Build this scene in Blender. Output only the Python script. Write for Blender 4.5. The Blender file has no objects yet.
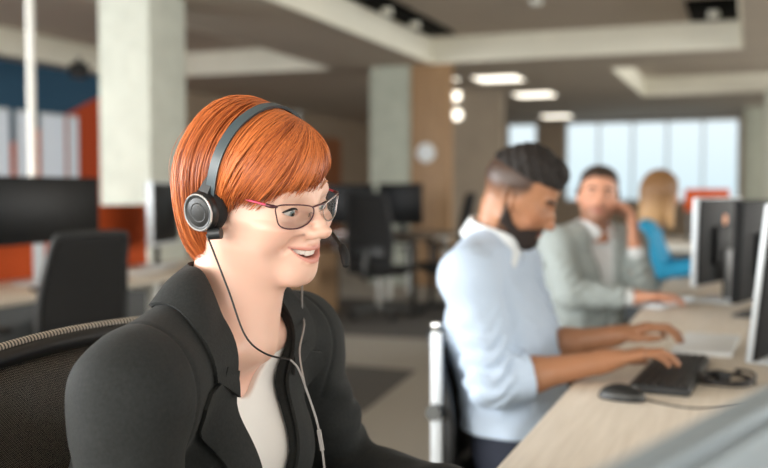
import bpy, bmesh, math, random
import numpy as np
from mathutils import Vector, Matrix

# ---------------------------------------------------------------- camera, world, light, exposure
SC = bpy.context.scene
COL = SC.collection
PI = math.pi
R = math.radians
random.seed(7)
RNG = np.random.default_rng(7)

cam_d = bpy.data.cameras.new('camera')
cam = bpy.data.objects.new('camera', cam_d)
COL.objects.link(cam)
cam.location = (0, 0, 1.2)
cam.rotation_euler = (R(90 - 2.65), 0, R(21.05))
cam_d.sensor_width = 36
cam_d.lens = 950 / 768 * 36
cam_d.clip_start = 0.02
cam_d.dof.use_dof = True
cam_d.dof.focus_distance = 1.13
cam_d.dof.aperture_fstop = 3.0
SC.camera = cam

w = bpy.data.worlds.new('sky'); SC.world = w
w.use_nodes = True
nt = w.node_tree; nt.nodes.clear()
wo = nt.nodes.new('ShaderNodeOutputWorld'); bg = nt.nodes.new('ShaderNodeBackground')
tc = nt.nodes.new('ShaderNodeTexCoord'); sx = nt.nodes.new('ShaderNodeSeparateXYZ')
rp = nt.nodes.new('ShaderNodeValToRGB')
rp.color_ramp.elements[0].position = 0.0; rp.color_ramp.elements[0].color = (0.70, 0.81, 0.86, 1)
rp.color_ramp.elements[1].position = 0.10; rp.color_ramp.elements[1].color = (0.90, 0.945, 0.96, 1)
nt.links.new(tc.outputs['Generated'], sx.inputs[0]); nt.links.new(sx.outputs['Z'], rp.inputs[0])
nt.links.new(rp.outputs[0], bg.inputs[0]); nt.links.new(bg.outputs[0], wo.inputs[0])
bg.inputs[1].default_value = 1.12


def area_light(name, loc, target, sx_, sy_, power, color):
    d = bpy.data.lights.new(name, 'AREA')
    d.shape = 'RECTANGLE'; d.size = sx_; d.size_y = sy_; d.energy = power; d.color = color
    o = bpy.data.objects.new(name, d); COL.objects.link(o)
    o.location = loc
    o.rotation_euler = (Vector(target) - Vector(loc)).to_track_quat('-Z', 'Y').to_euler()
    return o


# daylight through the window bands behind the camera and at the right
area_light('daylight_back_windows', (-3.4, -2.9, 1.95), (-2.2, 3.0, 1.35), 7.0, 1.9, 380, (1.0, 0.97, 0.92))
area_light('daylight_right_windows', (5.9, 3.0, 1.75), (-1.0, 3.4, 1.2), 11.0, 1.9, 260, (1.0, 0.96, 0.90))
area_light('daylight_right_far_windows', (5.9, 13.0, 1.75), (-3.0, 13.0, 1.0), 9.0, 1.9, 380, (1.0, 0.96, 0.90))
area_light('daylight_left_added', (-8.1, .6, 1.9), (-1.0, 1.6, 1.0), 6.0, 1.8, 850, (0.95, 0.98, 1.0))  # added area light; the left wall has no window along here

vs = SC.view_settings
vs.view_transform = 'Standard'; vs.look = 'None'; vs.gamma = 1.0
vs.use_curve_mapping = False
vs.exposure = 0.1
SC.cycles.use_denoising = True
SC.cycles.max_bounces = 8
SC.cycles.caustics_reflective = False
SC.cycles.caustics_refractive = False
SC.cycles.sample_clamp_indirect = 6.0

# ---------------------------------------------------------------- materials
def lin(c):
    return tuple((v / 12.92 if v <= .04045 else ((v + .055) / 1.055) ** 2.4) for v in [x / 255 for x in c])


def new_mat(name):
    m = bpy.data.materials.new(name); m.use_nodes = True
    n = m.node_tree
    return m, n, n.nodes['Principled BSDF']


def mat(name, rgb, rough=.5, metal=0, noise=0.0, nscale=8.0, bump=0.0, bscale=60.0, spec=.5, sheen=0.0,
        stretch=None, coat=0.0, emit=0.0, rgb2=None):
    m, n, b = new_mat(name)
    c = lin(rgb)
    b.inputs['Base Color'].default_value = (*c, 1)
    b.inputs['Roughness'].default_value = rough
    b.inputs['Metallic'].default_value = metal
    b.inputs['Specular IOR Level'].default_value = spec
    b.inputs['Sheen Weight'].default_value = sheen
    b.inputs['Coat Weight'].default_value = coat
    if emit:
        b.inputs['Emission Color'].default_value = (*c, 1)
        b.inputs['Emission Strength'].default_value = emit
    t = n.nodes.new('ShaderNodeTexCoord'); mp = n.nodes.new('ShaderNodeMapping')
    n.links.new(t.outputs['Object'], mp.inputs[0])
    if stretch:
        mp.inputs['Scale'].default_value = stretch
    if noise:
        nz = n.nodes.new('ShaderNodeTexNoise'); nz.inputs['Scale'].default_value = nscale
        nz.inputs['Detail'].default_value = 5
        n.links.new(mp.outputs[0], nz.inputs[0])
        mx = n.nodes.new('ShaderNodeMix'); mx.data_type = 'RGBA'
        c2 = lin(rgb2) if rgb2 else tuple(v * (1 - noise) for v in c)
        c1 = c if rgb2 else tuple(min(1, v * (1 + noise)) for v in c)
        mx.inputs['A'].default_value = (*c2, 1); mx.inputs['B'].default_value = (*c1, 1)
        rr = n.nodes.new('ShaderNodeMapRange'); rr.inputs['From Min'].default_value = .3; rr.inputs['From Max'].default_value = .7
        n.links.new(nz.outputs['Fac'], rr.inputs[0]); n.links.new(rr.outputs[0], mx.inputs['Factor'])
        n.links.new(mx.outputs['Result'], b.inputs['Base Color'])
    if bump:
        nb = n.nodes.new('ShaderNodeTexNoise'); nb.inputs['Scale'].default_value = bscale; nb.inputs['Detail'].default_value = 4
        n.links.new(mp.outputs[0], nb.inputs[0])
        bp = n.nodes.new('ShaderNodeBump'); bp.inputs['Strength'].default_value = bump; bp.inputs['Distance'].default_value = .01
        n.links.new(nb.outputs['Fac'], bp.inputs['Height']); n.links.new(bp.outputs[0], b.inputs['Normal'])
    return m


def masked(name, rgb, layers, rough=.45, sss=0.0, bump=0.0, bscale=300.0, rough2=None):
    """base colour with further own colours where a stored mask says so (lips, stubble, iris)"""
    m, n, b = new_mat(name)
    b.inputs['Roughness'].default_value = rough
    cur = n.nodes.new('ShaderNodeRGB'); cur.outputs[0].default_value = (*lin(rgb), 1)
    out = cur.outputs[0]
    for an, col in layers:
        a = n.nodes.new('ShaderNodeAttribute'); a.attribute_name = an
        mx = n.nodes.new('ShaderNodeMix'); mx.data_type = 'RGBA'
        n.links.new(a.outputs['Fac'], mx.inputs['Factor'])
        n.links.new(out, mx.inputs['A']); mx.inputs['B'].default_value = (*lin(col), 1)
        out = mx.outputs['Result']
    n.links.new(out, b.inputs['Base Color'])
    if sss:
        b.inputs['Subsurface Weight'].default_value = sss
        b.inputs['Subsurface Radius'].default_value = (1.0, .35, .2)
        b.inputs['Subsurface Scale'].default_value = .006
    if bump:
        t = n.nodes.new('ShaderNodeTexCoord')
        nb = n.nodes.new('ShaderNodeTexNoise'); nb.inputs['Scale'].default_value = bscale
        n.links.new(t.outputs['Object'], nb.inputs[0])
        bp = n.nodes.new('ShaderNodeBump'); bp.inputs['Strength'].default_value = bump; bp.inputs['Distance'].default_value = .002
        n.links.new(nb.outputs['Fac'], bp.inputs['Height']); n.links.new(bp.outputs[0], b.inputs['Normal'])
    return m


def glass_mat(name, tint=(1, 1, 1), refl=.10):
    m = bpy.data.materials.new(name); m.use_nodes = True
    n = m.node_tree; n.nodes.clear()
    o = n.nodes.new('ShaderNodeOutputMaterial'); mx = n.nodes.new('ShaderNodeMixShader')
    tr = n.nodes.new('ShaderNodeBsdfTransparent'); gl = n.nodes.new('ShaderNodeBsdfGlossy')
    tr.inputs[0].default_value = (*tint, 1); gl.inputs['Roughness'].default_value = .03
    fr = n.nodes.new('ShaderNodeFresnel'); fr.inputs[0].default_value = 1.3
    ad = n.nodes.new('ShaderNodeMath'); ad.operation = 'ADD'; ad.inputs[1].default_value = refl - .02
    n.links.new(fr.outputs[0], ad.inputs[0])
    n.links.new(ad.outputs[0], mx.inputs[0]); n.links.new(tr.outputs[0], mx.inputs[1]); n.links.new(gl.outputs[0], mx.inputs[2])
    n.links.new(mx.outputs[0], o.inputs[0])
    return m


def mesh_fabric(name, rgb, scale, open_=.35):
    """open woven net: real holes in a regular weave"""
    m, n, b = new_mat(name)
    b.inputs['Base Color'].default_value = (*lin(rgb), 1); b.inputs['Roughness'].default_value = .35
    t = n.nodes.new('ShaderNodeTexCoord')
    sep = n.nodes.new('ShaderNodeSeparateXYZ'); n.links.new(t.outputs['Object'], sep.inputs[0])
    outs = []
    for sgn in (1, -1):
        mu = n.nodes.new('ShaderNodeMath'); mu.operation = 'MULTIPLY_ADD'
        n.links.new(sep.outputs['Z'], mu.inputs[0]); mu.inputs[1].default_value = sgn
        n.links.new(sep.outputs['Y'], mu.inputs[2])
        sc = n.nodes.new('ShaderNodeMath'); sc.operation = 'MULTIPLY'; sc.inputs[1].default_value = scale
        n.links.new(mu.outputs[0], sc.inputs[0])
        si = n.nodes.new('ShaderNodeMath'); si.operation = 'SINE'; n.links.new(sc.outputs[0], si.inputs[0])
        outs.append(si.outputs[0])
    pr = n.nodes.new('ShaderNodeMath'); pr.operation = 'MULTIPLY'
    n.links.new(outs[0], pr.inputs[0]); n.links.new(outs[1], pr.inputs[1])
    th_ = n.nodes.new('ShaderNodeMath'); th_.operation = 'LESS_THAN'; th_.inputs[1].default_value = -.80
    n.links.new(pr.outputs[0], th_.inputs[0])
    cm = n.nodes.new('ShaderNodeMix'); cm.data_type = 'RGBA'; n.links.new(th_.outputs[0], cm.inputs['Factor'])
    cm.inputs['A'].default_value = (*lin((16, 16, 16)), 1); cm.inputs['B'].default_value = (*lin((240, 232, 215)), 1)  # pale dots: light caught by the threads, put into the colour
    n.links.new(cm.outputs['Result'], b.inputs['Base Color'])
    gt = n.nodes.new('ShaderNodeMath'); gt.operation = 'LESS_THAN'; gt.inputs[1].default_value = open_
    n.links.new(pr.outputs[0], gt.inputs[0])
    n.links.new(gt.outputs[0], b.inputs['Alpha'])
    return m


M = {}
M['plastic_black'] = mat('plastic_black', (24, 25, 26), .42)
M['shell_black'] = mat('shell_black', (22, 23, 25), .6, spec=.2)
M['plastic_dark'] = mat('plastic_dark', (34, 36, 38), .45, noise=.1)
M['chrome'] = mat('chrome', (205, 208, 208), .22, metal=1)
M['aluminium'] = mat('aluminium', (205, 210, 212), .38, metal=.75, noise=.03)
M['silver_grey'] = mat('silver_grey', (138, 150, 158), .45, metal=.2)
M['silver_paint'] = mat('silver_paint', (205, 212, 218), .4, metal=.25)
M['screen'] = mat('screen', (9, 10, 12), .4, spec=.22)
M['seat_fabric'] = mat('seat_fabric', (17, 17, 18), .85, noise=.25, nscale=300, bump=.2, bscale=500)
M['desk_wood'] = mat('desk_wood', (226, 217, 203), .5, noise=.5, nscale=5, stretch=(14, .9, 1), rgb2=(212, 202, 187))
M['desk_dark'] = mat('desk_dark', (120, 104, 88), .5, noise=.2, nscale=5, stretch=(10, 1, 1))
M['white_paper'] = mat('white_paper', (232, 236, 238), .7, noise=.02)
M['orange_felt'] = mat('orange_felt', (206, 84, 28), .9, noise=.1, nscale=200)
M['steel_grey'] = mat('steel_grey', (96, 98, 98), .45, metal=.4)
M['pedestal_grey'] = mat('pedestal_grey', (88, 92, 94), .5)
M['white_metal'] = mat('white_metal', (225, 226, 220), .45)


# ---------------------------------------------------------------- mesh collecting
class MB:
    def __init__(s):
        s.v = []; s.f = []

    def add(s, vs_, fs):
        k = len(s.v)
        s.v.extend([tuple(p) for p in vs_]); s.f.extend([tuple(i + k for i in f) for f in fs])
        return s

    def box(s, c, size, bev=0.0, rot=None, seg=2):
        bm = bmesh.new(); bmesh.ops.create_cube(bm, size=1)
        bmesh.ops.scale(bm, vec=size, verts=bm.verts)
        if bev:
            bmesh.ops.bevel(bm, geom=list(bm.edges), offset=min(bev, min(size) * .49), segments=seg, profile=.5, affect='EDGES')
        mt = Matrix.Translation(c)
        if rot is not None:
            mt = mt @ rot
        bm.transform(mt)
        bm.verts.index_update()
        s.add([v.co[:] for v in bm.verts], [[v.index for v in f.verts] for f in bm.faces])
        bm.free(); return s

    def tube(s, pts, r, n=8, closed=False, caps=True):
        pts = [Vector(p) for p in pts]; m = len(pts)
        rs = r if isinstance(r, (list, tuple, np.ndarray)) else [r] * m
        vs_ = []; up = None
        for i, p in enumerate(pts):
            if closed:
                t = pts[(i + 1) % m] - pts[i - 1]
            else:
                t = pts[min(i + 1, m - 1)] - pts[max(i - 1, 0)]
            t.normalize()
            if up is None:
                up = Vector((0, 0, 1)) if abs(t.z) < .9 else Vector((1, 0, 0))
            u = (up - t * up.dot(t)).normalized(); up = u
            w_ = t.cross(u)
            for k in range(n):
                a = 2 * PI * k / n
                vs_.append(p + (u * math.cos(a) + w_ * math.sin(a)) * rs[i])
        fs = []
        for i in range(m if closed else m - 1):
            j = (i + 1) % m
            for k in range(n):
                k2 = (k + 1) % n
                fs.append((i * n + k, i * n + k2, j * n + k2, j * n + k))
        if caps and not closed:
            fs.append(tuple(range(n - 1, -1, -1))); fs.append(tuple((m - 1) * n + k for k in range(n)))
        return s.add(vs_, fs)

    def cyl(s, a, b, r, r2=None, n=20):
        return s.tube([a, b], [r, r if r2 is None else r2], n)

    def ribbon(s, pts, wdir, w_, t, tdir=None):
        """flat strip: width w_ along wdir (one vector per point), thickness t"""
        pts = [Vector(p) for p in pts]; m = len(pts); vs_ = []
        for i, p in enumerate(pts):
            tg = (pts[min(i + 1, m - 1)] - pts[max(i - 1, 0)]).normalized()
            wd = Vector(wdir[i] if isinstance(wdir, list) else wdir); wd = (wd - tg * wd.dot(tg)).normalized()
            nn = tg.cross(wd)
            ww = w_[i] if isinstance(w_, list) else w_
            for a, b in ((-.5, -.5), (-.42, .5), (.42, .5), (.5, -.5)):
                vs_.append(p + wd * ww * a + nn * t * b)
        fs = []
        for i in range(m - 1):
            for k in range(4):
                k2 = (k + 1) % 4
                fs.append((i * 4 + k, i * 4 + k2, i * 4 + 4 + k2, i * 4 + 4 + k))
        fs.append((3, 2, 1, 0)); fs.append(tuple((m - 1) * 4 + k for k in range(4)))
        return s.add(vs_, fs)

    def lathe(s, prof, n=32, mt=None, caps=True):
        """profile (radius, height) about z"""
        vs_ = []; mt = mt or Matrix()
        for r_, z in prof:
            for k in range(n):
                a = 2 * PI * k / n
                vs_.append(mt @ Vector((r_ * math.cos(a), r_ * math.sin(a), z)))
        fs = []
        for i in range(len(prof) - 1):
            for k in range(n):
                k2 = (k + 1) % n
                fs.append((i * n + k, i * n + k2, (i + 1) * n + k2, (i + 1) * n + k))
        if caps:
            fs.append(tuple(range(n - 1, -1, -1))); fs.append(tuple((len(prof) - 1) * n + k for k in range(n)))
        else:
            m_ = (len(prof) - 1) * n
            fs += [(m_ + k, m_ + (k + 1) % n, (k + 1) % n, k) for k in range(n)]
        return s.add(vs_, fs)

    def prism(s, poly, z0, z1):
        n = len(poly)
        vs_ = [(x, y, z0) for x, y in poly] + [(x, y, z1) for x, y in poly]
        fs = [tuple(range(n - 1, -1, -1)), tuple(range(n, 2 * n))]
        fs += [(i, (i + 1) % n, n + (i + 1) % n, n + i) for i in range(n)]
        return s.add(vs_, fs)

    def build(s, name, m, parent=None, angle=40, attrs=None):
        me = bpy.data.meshes.new(name); me.from_pydata(s.v, [], s.f)
        bm = bmesh.new(); bm.from_mesh(me); bmesh.ops.recalc_face_normals(bm, faces=bm.faces); bm.to_mesh(me); bm.free()
        me.shade_smooth(); me.set_sharp_from_angle(angle=R(angle))
        for k, a in (attrs or {}).items():
            at = me.attributes.new(k, 'FLOAT', 'POINT'); at.data.foreach_set('value', np.asarray(a, np.float32))
        me.materials.append(m)
        o = bpy.data.objects.new(name, me); COL.objects.link(o)
        if parent:
            o.parent = parent
        return o


def tag(o, label, cat, group=None):
    o['label'] = label; o['category'] = cat
    if group:
        o['group'] = group
    return o


def thing(name, label, cat, loc=(0, 0, 0), rotz=0.0, group=None):
    o = bpy.data.objects.new(name, None); COL.objects.link(o)
    o.location = loc; o.rotation_euler = (0, 0, rotz); o.empty_display_size = .1
    return tag(o, label, cat, group)


def struct(o):
    o['kind'] = 'structure'; return o


def dup(root, loc, rotz, label, group=None):
    r = root.copy(); COL.objects.link(r); r.location = loc; r.rotation_euler = (0, 0, rotz); r['label'] = label
    if group:
        r['group'] = group
    elif 'group' in r:
        del r['group']
    for ch in list(root.children):
        c = ch.copy(); COL.objects.link(c); c.parent = r
        for g in list(ch.children):
            d = g.copy(); COL.objects.link(d); d.parent = c
    return r


def crom(P, n=8, closed=False):
    """Catmull-Rom through points"""
    P = [np.array(p, float) for p in P]; m = len(P); out = []
    rng = range(m) if closed else range(m - 1)
    for i in rng:
        if closed:
            p0, p1, p2, p3 = P[i - 1], P[i], P[(i + 1) % m], P[(i + 2) % m]
        else:
            p0, p1, p2, p3 = P[max(i - 1, 0)], P[i], P[i + 1], P[min(i + 2, m - 1)]
        for k in range(n):
            t = k / n
            out.append(.5 * ((2 * p1) + (-p0 + p2) * t + (2 * p0 - 5 * p1 + 4 * p2 - p3) * t * t + (-p0 + 3 * p1 - 3 * p2 + p3) * t ** 3))
    if not closed:
        out.append(P[-1])
    return out


# ---------------------------------------------------------------- smooth solids (distance fields meshed by surface nets)
def smin(a, b, k):
    h = np.clip(.5 + .5 * (b - a) / k, 0, 1)
    return b + (a - b) * h - k * h * (1 - h)


def smax(a, b, k):
    return -smin(-a, -b, k)


def ell(p, c, r):
    q = p - np.asarray(c, np.float32); r = np.asarray(r, np.float32)
    k0 = np.sqrt(((q / r) ** 2).sum(1)); k1 = np.sqrt(((q / (r * r)) ** 2).sum(1)) + 1e-9
    return k0 * (k0 - 1) / k1


def sph(p, c, r):
    q = p - np.asarray(c, np.float32)
    return np.sqrt((q * q).sum(1)) - r


def rc(p, a, b, r1, r2):
    a = np.asarray(a, np.float32); b = np.asarray(b, np.float32); ba = b - a
    q = p - a
    t = np.clip(q @ ba / max(float(ba @ ba), 1e-9), 0, 1)
    d = q - t[:, None] * ba
    return np.sqrt((d * d).sum(1)) - (r1 + (r2 - r1) * t)


def rcs(p, lst, k):
    d = None
    for a, b, r1, r2 in lst:
        e = rc(p, a, b, r1, r2)
        d = e if d is None else smin(d, e, k)
    return d


_C = np.array([(i, j, k) for i in (0, 1) for j in (0, 1) for k in (0, 1)])
_E = [(a, b) for a in range(8) for b in range(a + 1, 8) if np.abs(_C[a] - _C[b]).sum() == 1]


def surf(f, lo, hi, h, snap=2):
    B = 6
    lo = np.asarray(lo, float); hi = np.asarray(hi, float)
    nb = np.ceil((hi - lo) / (h * B)).astype(int); n = nb * B + 1
    bi = np.stack(np.meshgrid(*[np.arange(k) for k in nb], indexing='ij'), -1).reshape(-1, 3)

    def ev(P):
        out = np.empty(len(P), np.float32)
        for s in range(0, len(P), 400000):
            out[s:s + 400000] = f(P[s:s + 400000].astype(np.float32))
        return out
    dc = ev(lo + (bi + .5) * B * h)
    D = np.repeat(np.repeat(np.repeat(dc.reshape(nb), B, 0), B, 1), B, 2)
    D = np.pad(D, ((0, 1), (0, 1), (0, 1)), mode='edge')
    keep = bi[np.abs(dc) < B * h * .866 * 1.9]
    loc = np.stack(np.meshgrid(*[np.arange(B + 1)] * 3, indexing='ij'), -1).reshape(-1, 3)
    idx = (keep[:, None, :] * B + loc[None]).reshape(-1, 3)
    flat = np.unique(np.ravel_multi_index(idx.T, n))
    idx = np.stack(np.unravel_index(flat, n), -1)
    D.ravel()[flat] = ev(lo + idx * h)
    S = D < 0
    cnt = np.zeros(tuple(n - 1), np.int8)
    for c in _C:
        cnt += S[c[0]:n[0] - 1 + c[0], c[1]:n[1] - 1 + c[1], c[2]:n[2] - 1 + c[2]]
    act = np.argwhere((cnt > 0) & (cnt < 8))
    vid = np.full(tuple(n - 1), -1, np.int64); vid[act[:, 0], act[:, 1], act[:, 2]] = np.arange(len(act))
    cv = np.stack([D[act[:, 0] + c[0], act[:, 1] + c[1], act[:, 2] + c[2]] for c in _C], 1)
    acc = np.zeros((len(act), 3)); num = np.zeros(len(act))
    for a, b in _E:
        va, vb = cv[:, a], cv[:, b]
        m_ = (va < 0) != (vb < 0)
        t = np.where(m_, va / np.where(m_, va - vb, 1), 0)
        acc += np.where(m_[:, None], _C[a] + t[:, None] * (_C[b] - _C[a]), 0); num += m_
    V = lo + (act + acc / num[:, None]) * h
    quads = []
    for ax in range(3):
        sl0 = [slice(None)] * 3; sl1 = [slice(None)] * 3
        sl0[ax] = slice(0, n[ax] - 1); sl1[ax] = slice(1, n[ax])
        e0 = S[tuple(sl0)]; e1 = S[tuple(sl1)]
        ch = np.argwhere(e0 != e1)
        u, w_ = (ax + 1) % 3, (ax + 2) % 3
        ok = (ch[:, u] > 0) & (ch[:, w_] > 0) & (ch[:, u] < n[u] - 1) & (ch[:, w_] < n[w_] - 1)
        ch = ch[ok]
        flip = e0[ch[:, 0], ch[:, 1], ch[:, 2]]
        q = []
        for du, dw in ((-1, -1), (0, -1), (0, 0), (-1, 0)):
            c = ch.copy(); c[:, u] += du; c[:, w_] += dw
            q.append(vid[c[:, 0], c[:, 1], c[:, 2]])
        q = np.stack(q, 1)
        q[~flip] = q[~flip][:, ::-1]
        quads.append(q)
    Q = np.concatenate(quads)
    a_, b_, c_ = V[Q[:, 0]], V[Q[:, 1]], V[Q[:, 2]]
    if (a_ * np.cross(b_ - a_, c_ - a_)).sum() < 0:
        Q = Q[:, ::-1]
    e = h * .25
    for _ in range(snap):
        d0 = ev(V)
        g = np.stack([ev(V + np.eye(3)[i] * e) - ev(V - np.eye(3)[i] * e) for i in range(3)], 1) / (2 * e)
        st = d0[:, None] * g / np.maximum((g * g).sum(1), .2)[:, None]
        ln = np.sqrt((st * st).sum(1))[:, None]
        V = V - st * np.minimum(1, .5 * h / np.maximum(ln, 1e-9))
    return V, Q


def solid(name, f, lo, hi, h, m, origin=(0, 0, 0), parent=None, attrs=None, snap=2, biggest=False):
    V, Q = surf(f, lo, hi, h, snap)
    at = attrs(V.astype(np.float32)) if attrs else {}
    V = V - np.asarray(origin)
    me = bpy.data.meshes.new(name)
    me.vertices.add(len(V)); me.vertices.foreach_set('co', V.astype(np.float32).ravel())
    me.loops.add(Q.size); me.loops.foreach_set('vertex_index', Q.astype(np.int32).ravel())
    me.polygons.add(len(Q)); me.polygons.foreach_set('loop_start', np.arange(0, Q.size, 4, dtype=np.int32))
    me.update(calc_edges=True); me.validate()
    me.shade_smooth()
    for k, a in at.items():
        x = me.attributes.new(k, 'FLOAT', 'POINT'); x.data.foreach_set('value', np.clip(a, 0, 1).astype(np.float32))
    me.materials.append(m)
    o = bpy.data.objects.new(name, me); COL.objects.link(o)
    if parent:
        o.parent = parent
    return o


def sstep(x, a, b):
    t = np.clip((x - a) / (b - a), 0, 1)
    return t * t * (3 - 2 * t)


def nprot(yaw, pitch, roll):
    """head frame: x towards the face, y to its left, z up; columns are the axes"""
    m = Matrix.Rotation(R(yaw), 3, 'Z') @ Matrix.Rotation(R(pitch), 3, 'Y') @ Matrix.Rotation(R(roll), 3, 'X')
    return np.array(m, np.float32)
# ---------------------------------------------------------------- the room
M['carpet'] = mat('carpet', (168, 163, 153), .95, noise=.10, nscale=60, bump=.3, bscale=250)
M['carpet_dark'] = mat('carpet_dark', (92, 90, 87), .95, noise=.12, nscale=60, bump=.3, bscale=250)
M['ceiling_paint'] = mat('ceiling_paint', (188, 177, 164), .9, noise=.04, nscale=2)
M['soffit_paint'] = mat('soffit_paint', (186, 176, 163), .9, noise=.04, nscale=2)
M['fascia_paint'] = mat('fascia_paint', (238, 235, 220), .85, noise=.03, nscale=3)
M['concrete'] = mat('concrete', (196, 199, 188), .85, noise=.08, nscale=7, bump=.15, bscale=25)
M['concrete_green'] = mat('concrete_green', (178, 182, 168), .85, noise=.08, nscale=7)
M['wall_brown'] = mat('wall_brown', (150, 133, 114), .8, noise=.08, nscale=3)
M['wall_taupe'] = mat('wall_taupe', (172, 158, 140), .85, noise=.06, nscale=3)
M['wall_light'] = mat('wall_light', (205, 203, 196), .85)
M['pillar_wood'] = mat('pillar_wood', (172, 138, 100), .55, noise=.35, nscale=4, stretch=(12, 12, .8), rgb2=(150, 116, 82))
M['door_wood'] = mat('door_wood', (140, 86, 52), .6, noise=.25, nscale=4, stretch=(10, 10, .8))
M['dark_gap'] = mat('dark_gap', (7, 7, 7), .9, spec=.1)
M['frame_dark'] = mat('frame_dark', (70, 66, 60), .5)
M['window_frame'] = mat('window_frame', (222, 228, 230), .5)
M['pane'] = glass_mat('pane', (.95, .98, .99), .0)
M['frosted'] = mat('frosted', (214, 222, 232), .5, noise=.03, nscale=2, emit=.22)
M['lamp'] = mat('lamp', (255, 246, 228), .5, emit=2.6)
M['poster_orange'] = mat('poster_orange', (206, 84, 28), .9)

fl = MB().box((-1.4, 8.7, -.05), (15.4, 26, .1)).build('floor', M['carpet']); struct(fl)
f2 = MB().prism([(-2.75, 5.95), (-2.05, 5.92), (-1.93, 4.70), (-2.40, 4.70)], 0, .003).build('floor_dark_patch', M['carpet_dark']); struct(f2)
f3 = MB().prism([(-4.6, 9.6), (-2.1, 9.6), (-2.1, 7.25), (-4.6, 7.05)], 0, .003).build('floor_dark_patch', M['carpet_dark']); struct(f3)  # shade under the dark desk, painted on the floor as a patch

# ceiling: lowered soffit at 2.75 m with raised coffers at 3.06 m
ZS, ZC = 2.75, 3.06
struct(MB().box((-1.4, 8.7, ZC + .05), (15.4, 26, .1)).build('ceiling', M['ceiling_paint']))
COF = [(-3.7, -.09, -3.8, 11.2), (-8.0, -5.0, -3.8, 11.2), (-1.7, 5.4, 12.4, 16.3), (.35, 5.4, -3.8, 11.2)]
bx = sorted({-8.6, 6.2} | {c for k in COF for c in k[:2]}); by = sorted({-4.2, 21.6} | {c for k in COF for c in k[2:]})
mb = MB()
for i in range(len(bx) - 1):
    for j in range(len(by) - 1):
        cx, cy = (bx[i] + bx[i + 1]) / 2, (by[j] + by[j + 1]) / 2
        if not any(k[0] < cx < k[1] and k[2] < cy < k[3] for k in COF):
            mb.box((cx, cy, ZS + .02), (bx[i + 1] - bx[i], by[j + 1] - by[j], .04))
struct(mb.build('ceiling_soffit', M['soffit_paint']))
for n, (x0, x1, y0, y1) in enumerate(COF):
    m = MB(); h = ZC - ZS; zc = (ZC + ZS) / 2; t = .03
    m.box((x0 + t / 2, (y0 + y1) / 2, zc), (t, y1 - y0, h)); m.box((x1 - t / 2, (y0 + y1) / 2, zc), (t, y1 - y0, h))
    m.box(((x0 + x1) / 2, y0 + t / 2, zc), (x1 - x0 - 2 * t, t, h)); m.box(((x0 + x1) / 2, y1 - t / 2, zc), (x1 - x0 - 2 * t, t, h))
    struct(m.build('trim_%d' % (n + 1), M['fascia_paint']))


def wall_cells(name, m, us, zs, holes, place, t=.12):
    """wall with rectangular openings; place(u, z, du, dz) gives centre and size"""
    mb = MB()
    us = sorted(set(us) | {h[0] for h in holes} | {h[1] for h in holes}); zs = sorted(set(zs) | {h[2] for h in holes} | {h[3] for h in holes})
    for i in range(len(us) - 1):
        for j in range(len(zs) - 1):
            cu, cz = (us[i] + us[i + 1]) / 2, (zs[j] + zs[j + 1]) / 2
            if not any(h[0] < cu < h[1] and h[2] < cz < h[3] for h in holes):
                c, s = place(cu, cz, us[i + 1] - us[i], zs[j + 1] - zs[j])
                mb.box(c, s)
    return struct(mb.build(name, m))


# far wall with its window band
FW = [(-5.24, -4.54, 2.15, 2.72), (-3.9, -.22, .95, 2.72)]
wall_cells('wall_far', M['wall_brown'], [-8.6, 6.2], [0, ZC], FW, lambda u, z, du, dz: ((u, 21.56, z), (du, .12, dz)))


def window(n, u0, u1, z0, z1, nm, place, vec):
    f = MB(); b = .045
    for (a, c, e, g) in [(u0, u1, z0, z0 + b), (u0, u1, z1 - b, z1), (u0, u0 + b, z0, z1), (u1 - b, u1, z0, z1)] + [(u0 + (u1 - u0) * k / nm - b / 2, u0 + (u1 - u0) * k / nm + b / 2, z0, z1) for k in range(1, nm)]:
        c_, s_ = place((a + c) / 2, (e + g) / 2, c - a, g - e); f.box(c_, s_)
    o = struct(f.build('window_%d' % n, M['window_frame']))
    c_, s_ = place((u0 + u1) / 2, (z0 + z1) / 2, u1 - u0 - .02, z1 - z0 - .02)
    s_ = tuple(.008 if abs(v - .06) < 1e-6 else v for v in s_)
    MB().box(c_, s_).build('pane', M['pane'], o)


pf = lambda u, z, du, dz: ((u, 21.55, z), (du, .06, dz))
window(1, *FW[0], 1, pf, None); window(2, *FW[1], 5, pf, None)
# right wall, wall behind the camera: window bands let the daylight in
RW = [(-3.4, 20.8, .85, 2.66)]
wall_cells('wall_right', M['wall_light'], [-4.2, 21.6], [0, ZC], RW, lambda u, z, du, dz: ((6.06, u, z), (.12, du, dz)))
window(3, *RW[0], 14, lambda u, z, du, dz: ((6.06, u, z), (.06, du, dz)), None)
BW = [(-7.6, 5.4, .85, 2.66)]
wall_cells('wall_back', M['wall_light'], [-8.6, 6.2], [0, ZC], BW, lambda u, z, du, dz: ((u, -4.06, z), (du, .12, dz)))
window(4, *BW[0], 9, lambda u, z, du, dz: ((u, -4.06, z), (du, .06, dz)), None)


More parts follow.
